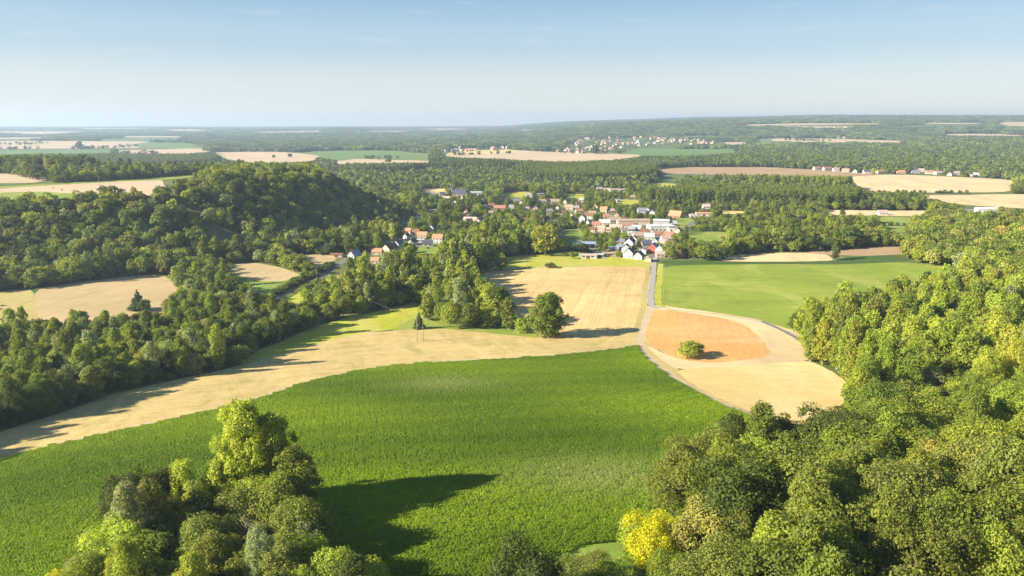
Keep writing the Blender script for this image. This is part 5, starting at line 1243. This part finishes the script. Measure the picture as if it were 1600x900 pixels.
x, y, z = x[ok], y[ok], z[ok]; n = len(x)
pn = 0.5 + 0.5 * np.sin(x / 37 + 1.7 * np.sin(y / 51)) * np.cos(y / 43 + x / 90) + .5 * S(-x / 150) + 0.10 * np.sin((-x * math.sin(rr_) + y * math.cos(rr_)) / 2.9 + 1.3 * np.sin(x / 45)) + .25 * np.sin((-x * math.sin(rr_) + y * math.cos(rr_)) / 13.0 + .8 * np.sin(x / 60))
ZX, ZY, _ = at([690, 930, 560], [602, 745, 640])
worn = sum(G(x, y, a, b, 26, 15) for a, b in zip(ZX[:2], ZY[:2]))
t = np.array([0.180, 0.290, 0.009])[None] * (0.8 + .5 * pn)[:, None] * RNG.uniform(.92, 1.08, (n, 1)); t[:, 0] *= 1 + .2 * pn; t = t * (1 - .75 * worn[:, None]) + np.array([.36, .40, .12]) * .75 * worn[:, None]
scatter_object('maize_plants', source_set('maize', [maize_patch(s) for s in range(8)]), np.column_stack([x, y, z]), RNG.integers(0, 8, n), np.column_stack([np.ones(n), np.ones(n), RNG.uniform(.95, 1.05, n)]), np.full(n, rr_) + math.pi * RNG.integers(0, 2, n), t, 'dense green maize standing in rows')
print('maize', n, round(time.time() - T0, 1))

# ------------------------------------------------------------------ poles, wires, bales
M_POLE = plain_mat('weathered_timber', (0.30, 0.25, 0.19), 0.3, 1.5)
M_WIRE = plain_mat('wire_metal', (0.2, 0.2, 0.2), 0.05, 1, 0.4, 0.5)
M_HAY = plain_mat('hay', (0.45, 0.33, 0.15), 0.4, 4)
M_CERAM = plain_mat('insulator', (0.5, 0.47, 0.42), 0.1)
def pole(px, py, H, label, group='timber power poles', arm=2.0, r=.17):
    x, y, z = (float(v[0]) for v in at(px, py))
    e = bpy.data.objects.new('power_pole', None); COL.objects.link(e); e.location = (x, y, z); tag(e, label, 'power pole', group)
    m = MB(); m.tube([(0, 0, -1), (0, 0, H)], [r, r * .7], 8); m.build('post', M_POLE, e, smooth=True)
    m = MB(); m.box(-arm / 2, -.2, H - .5, arm / 2, -.1 - r * .3, H - .36); m.build('crossarm', M_POLE, e)
    for s in (-.45, 0, .45):
        m = MB(); m.tube([(s * arm, -.2, H - .355), (s * arm, -.2, H - .05)], [.06, .05], 6); m.build('insulator', M_CERAM, e)
    return Vector((x, y, z + H - .1))
p1 = pole(652, 534, 15, 'grey timber pole on the pale strip, left one of the close pair')
p2 = pole(661.5, 533, 15, 'grey timber pole on the pale strip, right one of the close pair')
p3 = pole(495, 438, 12, 'timber pole beside the railway hedge')
p3b = pole(527, 418, 10, 'timber pole further along the railway by the clearing')
p4 = pole(454, 411, 12, 'timber pole at the foot of the wooded hill')
p5 = pole(156, 297, 15, 'timber pole with wires on the hilltop stubble field')
p6 = pole(1036, 473, 11, 'timber pole beside the road, lower of two')
p7 = pole(1037.5, 432, 10, 'timber pole beside the road, upper of two')
def wires(a, b, n, label, sag=6, sep=.9):
    for k in range(n):
        o = (k - (n - 1) / 2) * sep
        pts = []
        for i in range(17):
            t = i / 16; p = a.lerp(b, t); pts.append((p.x + o, p.y, p.z - 4 * sag * t * (1 - t)))
        m = MB(); m.tube(pts, .022, 4); w = m.build('power_wire', M_WIRE); tag(w, label[k] if isinstance(label, list) else label, 'wire', 'power wires')
wires(p5, p4, 3, [f'{s} power wire over the hillside clearing' for s in ('outer', 'middle', 'inner')], 5)
wires(p4, p1, 2, [f'{s} power wire crossing the railway towards the paired poles' for s in ('upper', 'lower')], 7)
wires(p6, p7, 2, [f'{s} wire between the two roadside poles' for s in ('upper', 'lower')], 1.2, .7)
M_CAR = {k: plain_mat('car_paint_' + k, c, 0.02, 1, 0.3, 0.5) for k, c in dict(white=(.7, .7, .7), dark=(.03, .03, .035), red=(.35, .03, .02), silver=(.4, .41, .43), blue=(.04, .08, .25)).items()}
M_TYRE = plain_mat('rubber', (0.02, 0.02, 0.02), 0.1)
def car(px, py, rot, c, label):
    x, y, z = (float(v[0]) for v in at(px, py)); e = bpy.data.objects.new('parked_car', None); COL.objects.link(e); e.location = (x, y, z + .02); e.rotation_euler = (0, 0, R(rot)); tag(e, label, 'car', 'cars in the village')
    m = MB(); prof = [(-2.1, .35), (-2.1, .85), (-1.3, .95), (1.0, .95), (2.0, .75), (2.1, .35)]
    vs = [(a, s_, b) for s_ in (-.85, .85) for a, b in prof]; n = 6
    m.add(vs, [tuple(range(n)), tuple(range(2 * n - 1, n - 1, -1))] + [(i, i + n, (i + 1) % n + n, (i + 1) % n) for i in range(n)]); m.build('body', M_CAR[c], e)
    m = MB(); m.add([(-1.7, -.8, .955), (.9, -.8, .955), (.3, -.65, 1.42), (-1.3, -.65, 1.42), (-1.7, .8, .955), (.9, .8, .955), (.3, .65, 1.42), (-1.3, .65, 1.42)], [(0, 1, 2, 3), (7, 6, 5, 4), (1, 5, 6, 2), (4, 0, 3, 7)]); m.build('window', M_GLASS, e)
    m = MB(); m.box(-1.3, -.66, 1.421, .3, .66, 1.45); m.build('roof', M_CAR[c], e)
    for a in (-1.3, 1.3):
        for b in (-.86, .86): m = MB(); m.tube([(a, b - .09, .3), (a, b + .09, .3)], .31, 12); m.build('wheel', M_TYRE, e)
car(650, 385.5, 10, 'white', 'white car parked before the dark roofed hamlet house'); car(668, 388, 80, 'dark', 'dark car at the edge of the hamlet meadow'); car(676, 384.5, 5, 'silver', 'silver car beside the largest orange roofed house')
car(1016.5, 455, 82, 'white', 'white car driving on the road between the fields') if False else None
car(1004, 399, 30, 'dark', 'dark car between the black roofed and grey roofed houses'); car(1026, 388, 60, 'red', 'red car on the village street above the red wall'); car(944, 404, 0, 'white', 'white car beside the small pale shed')
def bale(px, py, label, r=.8, rot=0):
    x, y, z = (float(v[0]) for v in at(px, py)); m = MB(); n = 20
    prof = [(-.62, r * .93), (-.58, r), (.58, r), (.62, r * .93)]
    vs = [(a, q * math.cos(6.2832 * k / n), q * math.sin(6.2832 * k / n) + r) for a, q in prof for k in range(n)]
    fs = [(j * n + k, j * n + (k + 1) % n, (j + 1) * n + (k + 1) % n, (j + 1) * n + k) for j in range(3) for k in range(n)] + [tuple(range(n - 1, -1, -1)), tuple(range(3 * n, 4 * n))]
    m.add(vs, fs); o = m.build('hay_bale', M_HAY, None, (x, y, z)); o.rotation_euler = (0, 0, rot); tag(o, label, 'hay bale', 'round hay bales')
bale(25, 493, 'round hay bale on the straw field, topmost of three', .9, 1.2)
bale(26, 502, 'round hay bale on the straw field, lower left of three', .9, .6)
bale(51, 502, 'round hay bale on the straw field at the dividing line', .9, 2)
bale(70, 289.5, 'round hay bale on the hilltop stubble, leftmost of four', .9, 1)
bale(82, 294, 'round hay bale on the hilltop stubble, second from left', 1.0, 1)
bale(97, 297.5, 'round hay bale on the hilltop stubble, lowest of four', 1.0, .4)
bale(105, 288, 'round hay bale on the hilltop stubble, rightmost of four', 1.0, 2)

# ------------------------------------------------------------------ air
hz = MB(); hz.box(-16500, -3300, -20, 16500, 16500, 262)
hm = bpy.data.materials.new('haze'); hm.use_nodes = True; nt = hm.node_tree; nt.nodes.clear()
ho = nt.nodes.new('ShaderNodeOutputMaterial'); pv = nt.nodes.new('ShaderNodeVolumePrincipled')
pv.inputs['Color'].default_value = (0.66, 0.83, 1.0, 1); pv.inputs['Density'].default_value = HAZE_DENSITY; pv.inputs['Anisotropy'].default_value = 0.25
nt.links.new(pv.outputs[0], ho.inputs['Volume'])
h = hz.build('haze', hm); tag(h, 'thin blue summer haze over the plain', None, None, 'stuff')
print('done', len(bpy.data.objects), round(time.time() - T0, 1))
